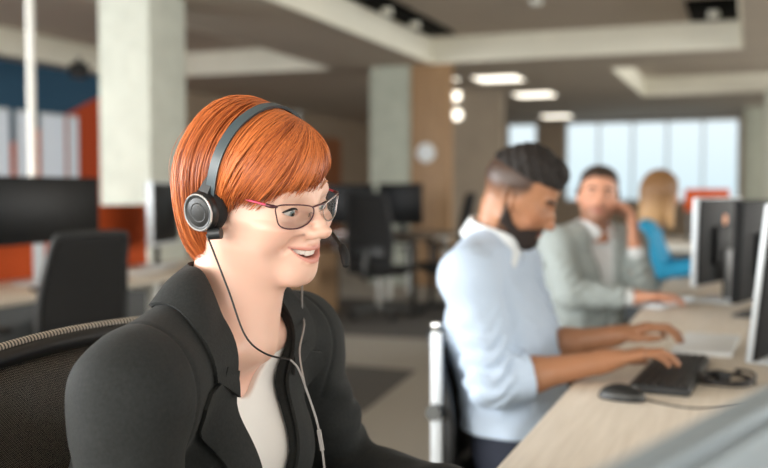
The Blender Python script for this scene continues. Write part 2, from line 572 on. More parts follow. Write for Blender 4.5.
# left wall: painted blue above a slanting orange field, brown further along
def mural():
    m, n, b = new_mat('mural_paint'); b.inputs['Roughness'].default_value = .8
    g = n.nodes.new('ShaderNodeNewGeometry'); s = n.nodes.new('ShaderNodeSeparateXYZ'); n.links.new(g.outputs['Position'], s.inputs[0])
    k = n.nodes.new('ShaderNodeMath'); k.operation = 'MULTIPLY_ADD'; k.inputs[1].default_value = -.42; n.links.new(s.outputs['Y'], k.inputs[0]); n.links.new(s.outputs['Z'], k.inputs[2])
    c = n.nodes.new('ShaderNodeMath'); c.operation = 'GREATER_THAN'; n.links.new(k.outputs[0], c.inputs[0]); c.inputs[1].default_value = 2.45 - .42 * 10.71
    mx = n.nodes.new('ShaderNodeMix'); mx.data_type = 'RGBA'; n.links.new(c.outputs[0], mx.inputs['Factor'])
    mx.inputs['A'].default_value = (*lin((196, 76, 30)), 1); mx.inputs['B'].default_value = (*lin((44, 84, 112)), 1)
    n.links.new(mx.outputs['Result'], b.inputs['Base Color'])
    return m


struct(MB().box((-8.36, 3.45, ZC / 2), (.12, 15.3, ZC)).build('wall_left', mural()))
struct(MB().box((-8.36, 16.35, ZC / 2), (.12, 10.5, ZC)).build('wall_left_far', M['wall_brown']))
# tall pale glazed panels in the painted wall
for n, (a0, a1) in enumerate([(8.70, 9.04), (9.16, 9.38), (9.58, 10.03), (10.10, 10.28)]):
    o = struct(MB().box((-8.29, (a0 + a1) / 2, 1.16), (.03, a1 - a0, 2.02)).build('window_%d' % (5 + n), M['window_frame']))
    MB().box((-8.272, (a0 + a1) / 2, 1.16), (.01, a1 - a0 - .05, 1.95)).build('pane', M['frosted'], o)
# doors and glazing frames along the brown stretch
for n, (a0, a1, m) in enumerate([(13.0, 14.1, 'door_wood'), (17.9, 18.9, 'door_wood')]):
    o = struct(MB().box((-8.285, (a0 + a1) / 2, 1.15), (.03, a1 - a0, 2.3)).build('door_%d' % (n + 1), M[m]))
    MB().cyl((-8.25, a1 - .1, 1.0), (-8.25, a1 - .1, 1.12), .015).build('door_handle', M['chrome'], o)
for n, a in enumerate([14.6, 15.6, 16.8]):
    struct(MB().box((-8.27, a, ZS / 2), (.06, .09, ZS)).build('trim_%d' % (5 + n), M['window_frame']))
struct(MB().box((-8.27, 15.7, 2.2), (.05, 2.2, .06)).build('trim_8', M['window_frame']))

# columns
struct(MB().box((-4.555, 6.46, ZS / 2), (.47, .51, ZS), .01).build('column', M['concrete']))
struct(MB().box((-4.24, 11.47, ZS / 2), (.55, .5, ZS), .01).build('column', M['concrete_green']))
struct(MB().box((-3.70, 11.27, ZS / 2), (.51, .14, ZS), .005).build('column', M['pillar_wood']))
struct(MB().box((.05, 19.3, ZS / 2), (.35, .35, ZS), .01).build('column', M['concrete_green']))
struct(MB().box((.50, 16.0, ZS / 2), (.6, .5, ZS), .01).build('column', M['concrete']))
struct(MB().box((-4.05, 14.6, ZS / 2), (.85, .12, ZS)).build('partition', M['wall_taupe']))
struct(MB().cyl((-4.57, 5.2, 0), (-4.57, 5.2, ZS), .028, n=16).build('trim_9', M['white_metal']))

# ceiling fittings
def ceiling_panel(loc, sx_, sy_, label):
    t = thing('ceiling_light', label, 'ceiling light', loc, 0, 'lit ceiling panels')
    MB().box((0, 0, -.006), (sx_ + .05, sy_ + .05, .012), .003).build('frame', M['white_metal'], t)
    MB().box((0, 0, -.014), (sx_, sy_, .008), .003).build('diffuser', M['lamp'], t)


ceiling_panel((-3.28, 12.93, ZS), .60, .60, 'lit square ceiling panel nearest of the row of three')
ceiling_panel((-3.28, 15.30, ZS), .60, .60, 'lit square ceiling panel in the middle of the row of three')
ceiling_panel((-3.80, 19.90, ZS), .58, .60, 'lit square ceiling panel furthest back, close to the far windows')
t = thing('downlight', 'round lit downlight in the ceiling just past the wood clad pillar', 'downlight', (-3.88, 12.75, ZS))
MB().lathe([(.001, -.012), (.10, -.012), (.102, -.004), (.10, 0), (.001, 0)], 24).build('diffuser', M['lamp'], t)
MB().lathe([(.102, 0), (.102, -.014), (.125, -.008), (.125, 0)], 24, None, False).build('trim_ring', M['white_metal'], t)
for x, z, lb in [(-4.37, 2.69, 'upper of two round lit lamps on the taupe partition beside the wood clad pillar'), (-4.35, 2.39, 'lower of two round lit lamps on the taupe partition beside the wood clad pillar')]:
    t = thing('wall_lamp', lb, 'wall lamp', (x, 14.54, z), 0, 'round lamps on the taupe partition')
    mt = Matrix.Rotation(R(90), 4, 'X')
    MB().lathe([(.001, 0), (.085, 0), (.085, .03), (.07, .045), (.001, .05)], 24, mt).build('diffuser', M['lamp'], t)
    MB().lathe([(.086, 0), (.105, 0), (.103, .02), (.086, .03)], 24, mt, False).build('rim', M['white_metal'], t)


def light_slot(loc, sx_, sy_, spots, label):
    t = thing('light_trough', label, 'spotlight trough', loc)
    MB().box((0, 0, -.015), (sx_, sy_, .03), .004).build('box', M['dark_gap'], t)
    for (x, y) in spots:
        s = MB().cyl((x, y, -.03), (x, y, -.10), .055, .06, 20).build('spotlight', M['fascia_paint'], t)
        MB().cyl((x, y, -.101), (x, y, -.104), .045, n=20).build('lens', M['plastic_dark'], s)


light_slot((-3.45, 9.50, ZC), .34, 2.7, [(0, -.45), (0, .40)], 'long black ceiling trough with two spotlights beside the light fascia')
light_slot((-.38, 10.40, ZC), .50, 1.15, [(0, 0)], 'short black ceiling trough with one spotlight above the far desks')
t = thing('ceiling_speaker', 'dark round speaker hanging under the ceiling near the blue wall', 'speaker', (-7.38, 9.2, ZS))
MB().cyl((0, 0, 0), (0, 0, -.06), .03).build('mount', M['plastic_black'], t)
MB().lathe([(.001, -.24), (.08, -.235), (.115, -.20), (.12, -.10), (.09, -.06), (.001, -.05)], 24).build('body', M['plastic_black'], t)
t = thing('smoke_detector', 'small round white smoke detector on the raised ceiling', 'smoke detector', (-1.99, 9.33, ZC))
MB().lathe([(.001, -.05), (.045, -.048), (.06, -.03), (.065, 0), (.001, 0)], 24).build('body', M['white_metal'], t)
MB().lathe([(.066, 0), (.08, 0), (.078, -.012), (.066, -.012)], 24, None, False).build('base', M['white_metal'], t)
t = thing('wall_plate', 'round white plate fixed on the wood clad pillar', 'wall plate', (-3.75, 11.195, 1.66))
MB().lathe([(.001, 0), (.11, 0), (.11, .02), (.095, .028), (.001, .028)], 32, Matrix.Rotation(R(90), 4, 'X')).build('plate', M['white_paper'], t)
MB().lathe([(.111, 0), (.122, 0), (.120, .024), (.111, .026)], 32, Matrix.Rotation(R(90), 4, 'X'), False).build('rim', M['white_metal'], t)


# ---------------------------------------------------------------- furniture makers
def sheet_grid(P, t):
    G = np.array(P, float); nu, nv = G.shape[:2]
    nn = np.cross(np.gradient(G, axis=0), np.gradient(G, axis=1)); nn /= np.maximum(np.linalg.norm(nn, axis=2)[..., None], 1e-9)
    A = (G + nn * t / 2).reshape(-1, 3); B = (G - nn * t / 2).reshape(-1, 3); n = nu * nv
    fs = [(i * nv + j, i * nv + j + 1, (i + 1) * nv + j + 1, (i + 1) * nv + j) for i in range(nu - 1) for j in range(nv - 1)]
    rim = list(range(nv)) + [i * nv + nv - 1 for i in range(1, nu)] + [(nu - 1) * nv + j for j in range(nv - 2, -1, -1)] + [i * nv for i in range(nu - 2, 0, -1)]
    m = MB(); k = len(rim)
    m.add(np.concatenate([A, B]), fs + [tuple(n + q for q in f[::-1]) for f in fs] + [(rim[i], rim[(i + 1) % k], n + rim[(i + 1) % k], n + rim[i]) for i in range(k)])
    return m


M['net'] = mesh_fabric('net', (30, 31, 31), 1050, .30)
M['net_far'] = mat('net_far', (14, 14, 15), .8, noise=.1, nscale=300)


def ribbed():
    m, n, b = new_mat('ribbed_piping'); b.inputs['Roughness'].default_value = .35
    t = n.nodes.new('ShaderNodeTexCoord'); s = n.nodes.new('ShaderNodeSeparateXYZ'); n.links.new(t.outputs['Object'], s.inputs[0])
    k = n.nodes.new('ShaderNodeMath'); k.operation = 'MULTIPLY'; k.inputs[1].default_value = 1000; n.links.new(s.outputs['Y'], k.inputs[0])
    q = n.nodes.new('ShaderNodeMath'); q.operation = 'SINE'; n.links.new(k.outputs[0], q.inputs[0])
    rr = n.nodes.new('ShaderNodeMapRange'); rr.inputs[1].default_value = -.5; rr.inputs[2].default_value = .5; n.links.new(q.outputs[0], rr.inputs[0])
    mx = n.nodes.new('ShaderNodeMix'); mx.data_type = 'RGBA'; n.links.new(rr.outputs[0], mx.inputs['Factor'])
    mx.inputs['A'].default_value = (*lin((60, 58, 54)), 1); mx.inputs['B'].default_value = (*lin((206, 200, 188)), 1)
    n.links.new(mx.outputs['Result'], b.inputs['Base Color'])
    return m


M['ribbed'] = ribbed()


def office_chair(label, loc, rotz, top=.98, half=.235, net='net', uprights=False, ribs=False, metal='plastic_dark', arms=True, group=None, low=.50):
    t = thing('office_chair', label, 'chair', loc, rotz, group)
    MB().box((.02, 0, .455), (.47, .48, .075), .035, seg=4).build('seat', M['seat_fabric'], t)
    MB().box((.0, 0, .405), (.30, .26, .03), .01).build('seat_plate', M['plastic_black'], t)
    zs = np.linspace(low, top, 18)
    def bx_(y, z):
        u = (z - low) / (top - low)
        return -.205 - .045 * math.sin(PI * u) * 0 - .06 * u + .03 * math.sin(PI * u * .9) + .55 * y * y
    def hw(z):
        u = (z - low) / (top - low)
        return half * (.86 + .14 * math.sin(PI * min(1, u + .15)) ) * (1 - .10 * max(0, (u - .9) / .1) ** 2)
    g = [[(bx_(y, z), y, z + (.012 * (1 - (y / half) ** 2) if z == zs[-1] else 0)) for y in np.linspace(-hw(z), hw(z), 17)] for z in zs]
    sheet_grid(g, .004).build('back_net', M[net], t, angle=180)
    G = np.array(g); rim = [tuple(p) for p in G[:, 0]] + [tuple(p) for p in G[-1, 1:-1]] + [tuple(p) for p in G[::-1, -1]] + [tuple(p) for p in G[0, -2:0:-1]]
    MB().tube(rim, .013, 8, closed=True).build('back_frame', M['plastic_dark'], t, angle=180)
    if ribs:
        MB().tube([(p[0] - .002, p[1], p[2] + .012) for p in G[-1]], .0065, 10).build('piping', M['ribbed'], t, angle=180)
    lum = [[(bx_(y, z) - .018, y, z) for y in np.linspace(-.17, .17, 9)] for z in np.linspace(low + .10, low + .17, 4)]
    sheet_grid(lum, .012).build('lumbar_support', M['plastic_black'], t, angle=60)
    MB().tube(crom([(-.02, 0, .40), (-.20, 0, .40), (-.265, 0, .46), (bx_(0, low + .13) - .03, 0, low + .14)], 6), .020, 10).build('back_post', M[metal], t, angle=180)
    if uprights:
        for s in (-1, 1):
            MB().box((-.205, s * (half + .010), .645), (.030, .013, .43), .005).build('upright', M['silver_paint'], t)
            MB().cyl((-.205, s * (half + .0), .668), (-.205, s * (half + .040), .668), .019, n=20).build('knob', M['steel_grey'], t)
            MB().box((-.205, s * (half + .010), .872), (.026, .015, .022), .005).build('upright_cap', M['chrome'], t)
    if arms:
        for s in (-1, 1):
            MB().tube(crom([(.02, s * .20, .41), (.02, s * .275, .43), (.03, s * .285, .56), (.03, s * .275, .655)], 5), .014, 8).build('arm_post', M['plastic_dark'], t, angle=180)
            MB().box((.04, s * .275, .665), (.24, .07, .026), .011, seg=3).build('armrest', M['plastic_black'], t)
    MB().cyl((0, 0, .10), (0, 0, .40), .028, .022).build('gas_lift', M['chrome'], t)
    MB().cyl((0, 0, .065), (0, 0, .115), .045, .04).build('hub', M[metal], t)
    for k in range(5):
        a = 2 * PI * k / 5 + .3; c, s = math.cos(a), math.sin(a)
        MB().tube([(c * .03, s * .03, .095), (c * .17, s * .17, .088), (c * .30, s * .30, .070)], [.024, .020, .015], 8).build('base_leg', M[metal], t, angle=60)
        w_ = MB()
        for q in (-.014, .014):
            w_.cyl((c * .305 - s * (q - .008), s * .305 + c * (q - .008), .028), (c * .305 - s * (q + .008), s * .305 + c * (q + .008), .028), .027, n=18)
        w_.cyl((c * .305, s * .305, .03), (c * .305, s * .305, .068), .008, n=8)
        w_.build('caster', M['plastic_black'], t)
    return t


def monitor(label, loc, rotz, w_=.54, h=.34, z0=.09, tilt=4, shell='plastic_dark', edge='silver_paint', group=None, base='silver_paint', spot=False, thick=.022, hump=True, neck='plastic_dark'):
    """origin on the desk under the stand; the screen looks towards -x"""
    t = thing('computer_monitor', label, 'monitor', loc, rotz, group)
    rt = Matrix.Translation((0, 0, z0)) @ Matrix.Rotation(R(tilt), 4, 'Y')
    def put(mbx):
        mbx.v = [tuple(rt @ Vector(v)) for v in mbx.v]; return mbx
    put(MB().box((0, 0, h / 2), (thick, w_, h), .005, seg=3)).build('frame', M[edge], t)
    put(MB().box((-thick / 2 - .0005, 0, h / 2 + .004), (.003, w_ - .024, h - .034), .001)).build('screen', M['screen'], t)
    bk = put(MB().box((thick / 2 + .004, 0, h / 2), (.010, w_ - .012, h - .012), .004)).build('back_shell', M[shell], t)
    if hump:
        put(MB().box((thick / 2 + .018, 0, h * .45), (.022, w_ * .42, h * .45), .010, seg=3)).build('housing', M[shell], t)
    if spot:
        o = put(MB().cyl((thick / 2 + .008, .02, h * .74), (thick / 2 + .0115, .02, h * .74), .022, n=24)).build('glint', mat('glint_orange', (238, 150, 84), .4), t)  # reflection of a lamp, put on the shell as an orange disc
        o['label'] = 'small round orange disc painted as a lamp reflection'
    MB().box((.045, 0, z0 / 2 + .07), (.018, .07, z0 + .14), .005).build('stand_neck', M[neck], t)
    MB().box((.03, 0, .006), (.17, .23, .012), .005).build('stand_base', M[base], t)
    return t


def desk(label, x0, x1, y0, y1, top='desk_wood', z=.74, legs=True, panel=None, leg='white_metal', group=None, gap=1.6, mod=None):
    cx, cy = (x0 + x1) / 2, (y0 + y1) / 2
    t = thing('desk', label, 'desk', (cx, cy, 0), 0, group)
    MB().box((0, 0, z - .0125), (x1 - x0, y1 - y0, .025), .003).build('tabletop', M[top], t)
    n = max(1, round((y1 - y0) / gap))
    for i in range(n + 1):
        yy = y0 - cy + .06 + (y1 - y0 - .12) * i / n
        for s in (-1, 1):
            MB().box((s * ((x1 - x0) / 2 - .10), yy, (z - .025) / 2), (.05, .05, z - .025), .004).build('leg', M[leg], t)
        MB().box((0, yy, z - .05), (x1 - x0 - .25, .04, .05), .004).build('crossbar', M[leg], t)
    if mod:
        MB().box(((x0 + x1) / 2 - cx, 0, z - .26), (.02, y1 - y0 - .2, .42), .003).build('modesty_panel', M[mod], t)
    return t
# ---------------------------------------------------------------- heads
def mouth_curves(ay, smile):
    """height of upper and lower lip edges and how far forward the mouth lies, against distance from the middle"""
    mw = .0305 if smile else .0275
    t = np.clip(ay / mw, 0, 1.3)
    if smile:
        zu = -.0680 + .0048 * t ** 2
        zl = -.0788 + .0156 * t ** 2
    else:
        zu = -.0705 + .0005 * t ** 2
        zl = zu - .0002
    xm = .0965 - (.0225 if smile else .0185) * t ** 2
    return zu, zl, xm


def head_sdf(p, male=False, smile=False, ears=True, lids=(.0040, .0036)):
    x, y, z = p[:, 0], p[:, 1], p[:, 2]
    ay = np.abs(y)
    q = np.stack([x, ay, z], 1)
    d = ell(q, (-.008, 0, .028), (.093, .074, .082))
    d = smin(d, ell(q, (.030, 0, .040), (.059, .057, .046)), .025)
    d = smin(d, ell(q, (.028, 0, -.030), (.060, .056, .080)), .03)
    # zygoma, jaw, chin
    d = smin(d, rc(q, (.058, .040, -.022), (.020, .054, -.018), .019, .015), .03)
    if not male:
        d = smin(d, rc(q, (.046, .036, -.050), (.016, .042, -.052), .024, .022), .03)
    jw = .050 if male else .045
    d = smin(d, rc(q, (.0, jw, -.062), (.064, .013 if male else .009, -.100), .015, .015), .03)
    d = smin(d, sph(q, (.074, .004, -.099), .0175 if male else .0165), .02)
    if smile:
        d = smin(d, sph(q, (.0655, .0365, -.036), .021), .02)
    else:
        d = smin(d, sph(q, (.062, .035, -.040), .020), .022)
    # mouth mound, brow
    d = smin(d, ell(q, (.073 if male else .0715, 0, -.070), (.0215, .030 if male else .027, .026)), .02)
    bz = .016 if male else .018
    d = smin(d, rc(q, (.086, .008, bz - .004), (.076, .042, bz + .002), .0075 if male else .006, .006), .014)
    # eye sockets and lids
    d = smax(d, -ell(q, (.0985, .0315, -.001), (.0155, .020, .0125)), .014)
    E = np.array((.0735, .0320, -.001), np.float32)
    d = smin(d, sph(q, E, .0142), .007)
    # nose
    d = smin(d, rcs(q, [((.086, 0, .006), (.1005, 0, -.018), .0075, .0082), ((.1005, 0, -.018), (.1085, 0, -.041), .0082, .0098)], .006), .012)
    d = smin(d, sph(q, (.1105, 0, -.0415), .0088), .008)
    d = smin(d, ell(q, (.1000, .0115, -.0455), (.0105, .0068, .0075)), .008)
    d = smin(d, rc(q, (.0885, .0150, -.020), (.0880, .0200, -.040), .0075, .0085), .012)
    d = smax(d, -ell(q, (.1050, .0068, -.0535), (.0060, .0032, .0050)), .003)
    # nasolabial fold
    if smile:
        f = rcs(q, [((.0920, .0215, -.050), (.0865, .0300, -.056), .0006, .0028), ((.0865, .0300, -.055), (.0775, .0385, -.066), .003, .0015)], .003)
        d = smax(d, -(f - .0005), .009)
    # lips
    zu, zl, xm = mouth_curves(ay, smile)
    T = [0, .25, .5, .75, 1.0]
    for a, b in zip(T[:-1], T[1:]):
        mw = .0305 if smile else .0275
        A, Bb = np.array([a * mw]), np.array([b * mw])
        (ua, la, xa), (ub, lb, xb) = mouth_curves(A, smile), mouth_curves(Bb, smile)
        ls = .72 if smile else 1.0
        ru = [ls * .0042 * (1 - .75 * t ** 2) + .0006 for t in (a, b)]
        rl = [ls * .0054 * (1 - .80 * t ** 2) + .0006 for t in (a, b)]
        dip = [.0012 * math.exp(-(t / .25) ** 2) for t in (a, b)]
        du = rc(q, (xa[0] - .0025, A[0], ua[0] + ru[0] * .9 - dip[0]), (xb[0] - .0025, Bb[0], ub[0] + ru[1] * .9 - dip[1]), ru[0], ru[1])
        dl = rc(q, (xa[0] - .0035, A[0], la[0] - rl[0] * .9), (xb[0] - .0035, Bb[0], lb[0] - rl[1] * .9), rl[0], rl[1])
        d = smin(d, du, .0035); d = smin(d, dl, .0040)
    if smile:
        cav = np.maximum(np.maximum(z - zu, zl - z), .070 - x) * .8
        d = smax(d, -cav, .0012)
    else:
        cav = np.maximum(np.abs(z - zu) - .0006, xm - .004 - x)
        d = smax(d, -np.maximum(cav, ay - .0275), .0015)
    # eye slit
    t = np.clip((ay - E[1]) / .0138, -1, 1)
    opn = 1 - t ** 2
    zc = E[2] - .0006 + .0012 * t
    slit = np.maximum(np.maximum(z - zc - lids[0] * opn, zc - lids[1] * opn - z), np.maximum(.0795 - x, np.abs(ay - E[1]) - .0138))
    d = smax(d, -slit * .9, .0010)
    crease = rcs(q, [((.0850, .0210, .0070), (.0880, .0310, .0100), .0008, .0012), ((.0880, .0310, .0100), (.0790, .0440, .0065), .0012, .0008)], .002)
    d = smax(d, -crease, .003)
    if ears:
        a = (x + .004) * .96 + (z + .012) * .26
        b = -(x + .004) * .26 + (z + .012) * .96
        e = np.stack([a, (ay - .0765) - .25 * np.maximum(-a, 0), b], 1)
        o_ = ell(e, (-.002, 0, .003), (.0165, .0065, .0300))
        o_ = smin(o_, sph(e, (.004, -.001, -.026), .0070), .008)
        o_ = smax(o_, -ell(e, (.002, .0065, .004), (.0095, .0050, .0190)), .004)
        d = smin(d, o_, .006)
    return d


def lip_mask(p, smile):
    x, ay, z = p[:, 0], np.abs(p[:, 1]), p[:, 2]
    zu, zl, xm = mouth_curves(ay, smile)
    mw = .0305 if smile else .0275
    t = np.clip(ay / mw, 0, 1)
    ls = .75 if smile else 1.0
    hu = ls * .0072 * (1 - .7 * t ** 2); hl = ls * .0088 * (1 - .75 * t ** 2)
    m = sstep(z, zl - hl - .001, zl - hl + .001) * (1 - sstep(z, zu + hu - .001, zu + hu + .001))
    return m * (1 - sstep(ay, mw, mw + .002)) * sstep(x, .068, .074)


def head_frame(c, rot, scale=1.0, warp=None):
    """room <-> head coordinates; warp = (true heights, model heights) for a face of other proportions"""
    c = np.asarray(c, np.float32)
    def to(p):
        q = ((p - c) @ rot) / scale
        if warp is not None:
            q[:, 2] = np.interp(q[:, 2], warp[0], warp[1])
        return q
    def back(q):
        q = np.array(q, float)
        if warp is not None:
            q[..., 2] = np.interp(q[..., 2], warp[1], warp[0])
        return q * scale @ rot.T.astype(float) + c
    return to, back


def eyes(parent, back, rot, origin, scale, m, gaze=(1, 0, -.25)):
    g = np.asarray(gaze, float)
    for s in (1, -1):
        gd = g / np.linalg.norm(g)
        mb = MB(); vs_ = []; n, k = 40, 28
        mb.lathe([(max(.00001, math.sin(PI * i / k)), -math.cos(PI * i / k)) for i in range(k + 1)], n)
        V = np.array(mb.v)
        ca = V @ gd
        iris = np.clip((ca - .890) / .02, 0, 1); pup = np.clip((ca - .972) / .01, 0, 1)
        r = .0123 + .0006 * np.clip((ca - .88) / .12, 0, 1)
        W = V * r[:, None] + np.array((.0735, .0320 * s, -.001))
        mb.v = [tuple(v) for v in back(W) - np.asarray(origin)]
        mb.build('eye', m, parent, angle=180, attrs={'iris': iris, 'pupil': pup})


M['eye'] = masked('eye', (232, 226, 222), [('iris', (92, 112, 112)), ('pupil', (10, 10, 12))], rough=.12)
M['eye_brown'] = masked('eye_brown', (225, 218, 212), [('iris', (58, 38, 26)), ('pupil', (10, 8, 8))], rough=.12)
M['skin_fair'] = masked('skin_fair', (236, 193, 173), [('blush', (232, 160, 140)), ('lip', (208, 134, 122))], rough=.42, sss=.15, bump=.05, bscale=900)
M['skin_tan'] = masked('skin_tan', (172, 122, 90), [('blush', (160, 92, 66)), ('lip', (134, 76, 64)), ('stubble', (52, 36, 28))], rough=.45, sss=.1)
M['skin_light'] = masked('skin_light', (206, 150, 122), [('blush', (190, 120, 98)), ('lip', (160, 92, 82)), ('stubble', (92, 66, 52))], rough=.5, sss=.1)
M['teeth'] = mat('teeth', (240, 234, 224), .22)
M['brow_auburn'] = mat('brow_auburn', (190, 134, 102), .8)
M['brow_dark'] = mat('brow_dark', (34, 25, 20), .8)
M['lash'] = mat('lash', (30, 22, 20), .7)


def hair_mat(name, rgb, rgb2, rough=.38):
    m, n, b = new_mat(name)
    a = n.nodes.new('ShaderNodeAttribute'); a.attribute_name = 'tone'
    mx = n.nodes.new('ShaderNodeMix'); mx.data_type = 'RGBA'
    n.links.new(a.outputs['Fac'], mx.inputs['Factor'])
    mx.inputs['A'].default_value = (*lin(rgb2), 1); mx.inputs['B'].default_value = (*lin(rgb), 1)
    n.links.new(mx.outputs['Result'], b.inputs['Base Color'])
    b.inputs['Roughness'].default_value = rough
    b.inputs['Specular IOR Level'].default_value = .45
    return m


def brow(parent, back, surf_fn, origin, m, w=.0035, rise=0.0):
    """eyebrow laid on the face surface above each eye"""
    for s in (1, -1):
        pts = []
        for t in np.linspace(0, 1, 9):
            y = .014 + .036 * t; z = .0185 + .0065 * math.sin(t * 2.3) - .004 * t ** 2 + rise
            xs = np.linspace(.05, .11, 121)
            P = np.stack([xs, np.full(121, y), np.full(121, z)], 1).astype(np.float32)
            i = np.argmax(surf_fn(P) > 0)
            pts.append((xs[i] + .0004, y * s, z))
        V = back(np.array(pts)) - np.asarray(origin)
        MB().tube([tuple(v) for v in V], [w * (.55 + .6 * math.sin(PI * (.15 + .8 * t))) for t in np.linspace(0, 1, 9)], 8).build('eyebrow', m, parent, angle=180)


# ---------------------------------------------------------------- hands
def hand_chain(wrist, fwd, up, side, curl=.35, spread=.10, scale=1.0, thumb_in=.35):
    """tapered capsules of one hand. fwd: wrist to knuckles, up: back of the hand, side: +1 when the thumb lies on the left of fwd"""
    W = np.asarray(wrist, float); f = np.asarray(fwd, float); f /= np.linalg.norm(f)
    u = np.asarray(up, float); u -= f * (u @ f); u /= np.linalg.norm(u)
    l = np.cross(u, f) * side          # towards the thumb
    s = scale
    palm = []; fingers = []
    offs = [.030, .010, -.010, -.028]; lens = [(.044, .026, .020), (.048, .030, .022), (.045, .028, .021), (.034, .021, .018)]
    kn = [.088, .092, .087, .078]; rad = [.0088, .0090, .0085, .0075]
    for i in range(4):
        base = W + (f * .012 + l * offs[i] * .55) * s
        K = W + (f * kn[i] + l * offs[i] + u * (.004 - abs(offs[i]) * .12)) * s
        palm.append((base, K, .0145 * s, .0115 * s))
        a = curl * .5; P = K
        dirn = f * math.cos(spread * offs[i] * 30) + l * math.sin(spread * offs[i] * 30)
        for j, L in enumerate(lens[i]):
            dd = dirn * math.cos(a) - u * math.sin(a)
            Q = P + dd * L * s
            fingers.append((P, Q, rad[i] * s * (1 - .10 * j), rad[i] * s * (1 - .10 * (j + 1)), i))
            P = Q; a += curl * (1.1 if j == 0 else .8)
    # thumb
    T0 = W + (f * .022 + l * .022 - u * .004) * s
    T1 = W + (f * .052 + l * .046 - u * .014) * s
    T2 = T1 + (f * .030 + l * (.016 - .02 * thumb_in) - u * .008) * s
    T3 = T2 + (f * .026 - l * (.018 * thumb_in) - u * .006) * s
    thumb = [(T0, T1, .0140 * s, .0110 * s), (T1, T2, .0105 * s, .0095 * s), (T2, T3, .0095 * s, .0078 * s)]
    return palm, fingers, thumb


def hand_sdf(p, H):
    palm, fingers, thumb = H
    d = rcs(p, palm, .010)
    for i in range(4):
        d = smin(d, rcs(p, [c[:4] for c in fingers if c[4] == i], .003), .0045)
    return smin(d, rcs(p, thumb, .004), .008)


# ---------------------------------------------------------------- clothed seated bodies (room coordinates)
def arm_list(S, E, W, r):
    return [(S, E, r[0], r[1]), (E, W, r[2], r[3])]


def torso_sdf(p, J, w=1.0, bust=0.0, grow=0.0):
    """J: hips, chest, neck, and the two shoulders; lat is the direction to the person's left"""
    lat = (np.asarray(J['SL']) - np.asarray(J['SR'])); lat = lat / np.linalg.norm(lat)
    fw = np.array(J['fwd'], float)
    H, C, N = (np.asarray(J[k], float) for k in ('hip', 'chest', 'neck'))
    d = rc(p, H - lat * .075 * w, H + lat * .075 * w, .105 * w, .105 * w)
    Wa = H * .5 + C * .5 - np.array((0, 0, .02))
    d = smin(d, rc(p, Wa - lat * .055 * w, Wa + lat * .055 * w, .098 * w, .098 * w), .08)
    d = smin(d, rc(p, C - lat * .075 * w, C + lat * .075 * w, .100 * w, .100 * w), .08)
    up = C * .35 + N * .65 - fw * .012 - np.array((0, 0, .045))
    d = smin(d, rc(p, up - lat * .085 * w, up + lat * .085 * w, .062 * w, .062 * w), .06)
    for S in (J['SL'], J['SR']):
        S = np.asarray(S, float)
        d = smin(d, rc(p, N - np.array((0, 0, .02)) - fw * .012, S + np.array((0, 0, .004)), .046 * w, .048 * w), .04)
    if bust:
        for s in (1, -1):
            d = smin(d, sph(p, C + fw * .062 + lat * .070 * s + np.array((0, 0, .005)), bust), .05)
    return d - grow


def legs(parent, J, origin, m, mshoe, knee, foot, r=.075, h=.009):
    H = np.asarray(J['hip'], float); lat = (np.asarray(J['SL']) - np.asarray(J['SR'])); lat = lat / np.linalg.norm(lat); lat[2] = 0
    segs = []
    K = []
    for s in (1, -1):
        hp = H + lat * .085 * s - np.array((0, 0, .02))
        k = np.asarray(knee, float) + lat * .11 * s; f = np.asarray(foot, float) + lat * .12 * s
        segs += [(hp, k, r + .008, r * .78), (k, f, r * .72, r * .55)]; K.append(f)
    def fn(p):
        d = rc(p, H - lat * .075, H + lat * .075, .112, .112)
        for i in range(2):
            d = smin(d, rcs(p, segs[2 * i:2 * i + 2], .03), .03)
        return np.maximum(d, .07 - p[:, 2])
    pts = np.array([c for sg in segs for c in sg[:2]] + [H])
    solid('trousers', fn, pts.min(0) - .16, pts.max(0) + .16, h, m, origin, parent, snap=1)
    fw = np.asarray(J['fwd'], float)
    for f in K:
        a = np.array((f[0], f[1], .045)) - fw * .04; b = a + fw * .17
        def sf(p):
            d = smin(rc(p, a, b, .042, .036), rc(p, a, a + np.array((0, 0, .05)), .042, .046), .02)
            return smax(d, .002 - p[:, 2], .006)
        solid('shoe', sf, np.minimum(a, b) - .07, np.maximum(a, b) + .1, .008, mshoe, origin, parent, snap=1)
# ---------------------------------------------------------------- the woman in front
M['blazer'] = mat('blazer', (41, 43, 43), .75, noise=.15, nscale=260, bump=.10, bscale=420, sheen=.05, spec=.12)
M['blouse'] = mat('blouse', (250, 248, 245), .65, bump=.05, bscale=90)
M['red_hair'] = hair_mat('red_hair', (220, 126, 66), (140, 62, 26))
M['trousers_black'] = mat('trousers_black', (30, 30, 32), .85)
M['shoe_black'] = mat('shoe_black', (22, 20, 20), .4)


WHC, WROT, WSC = (-.5755, 1.054, 1.1974), (-11.5, 7.5, 6.8), .95


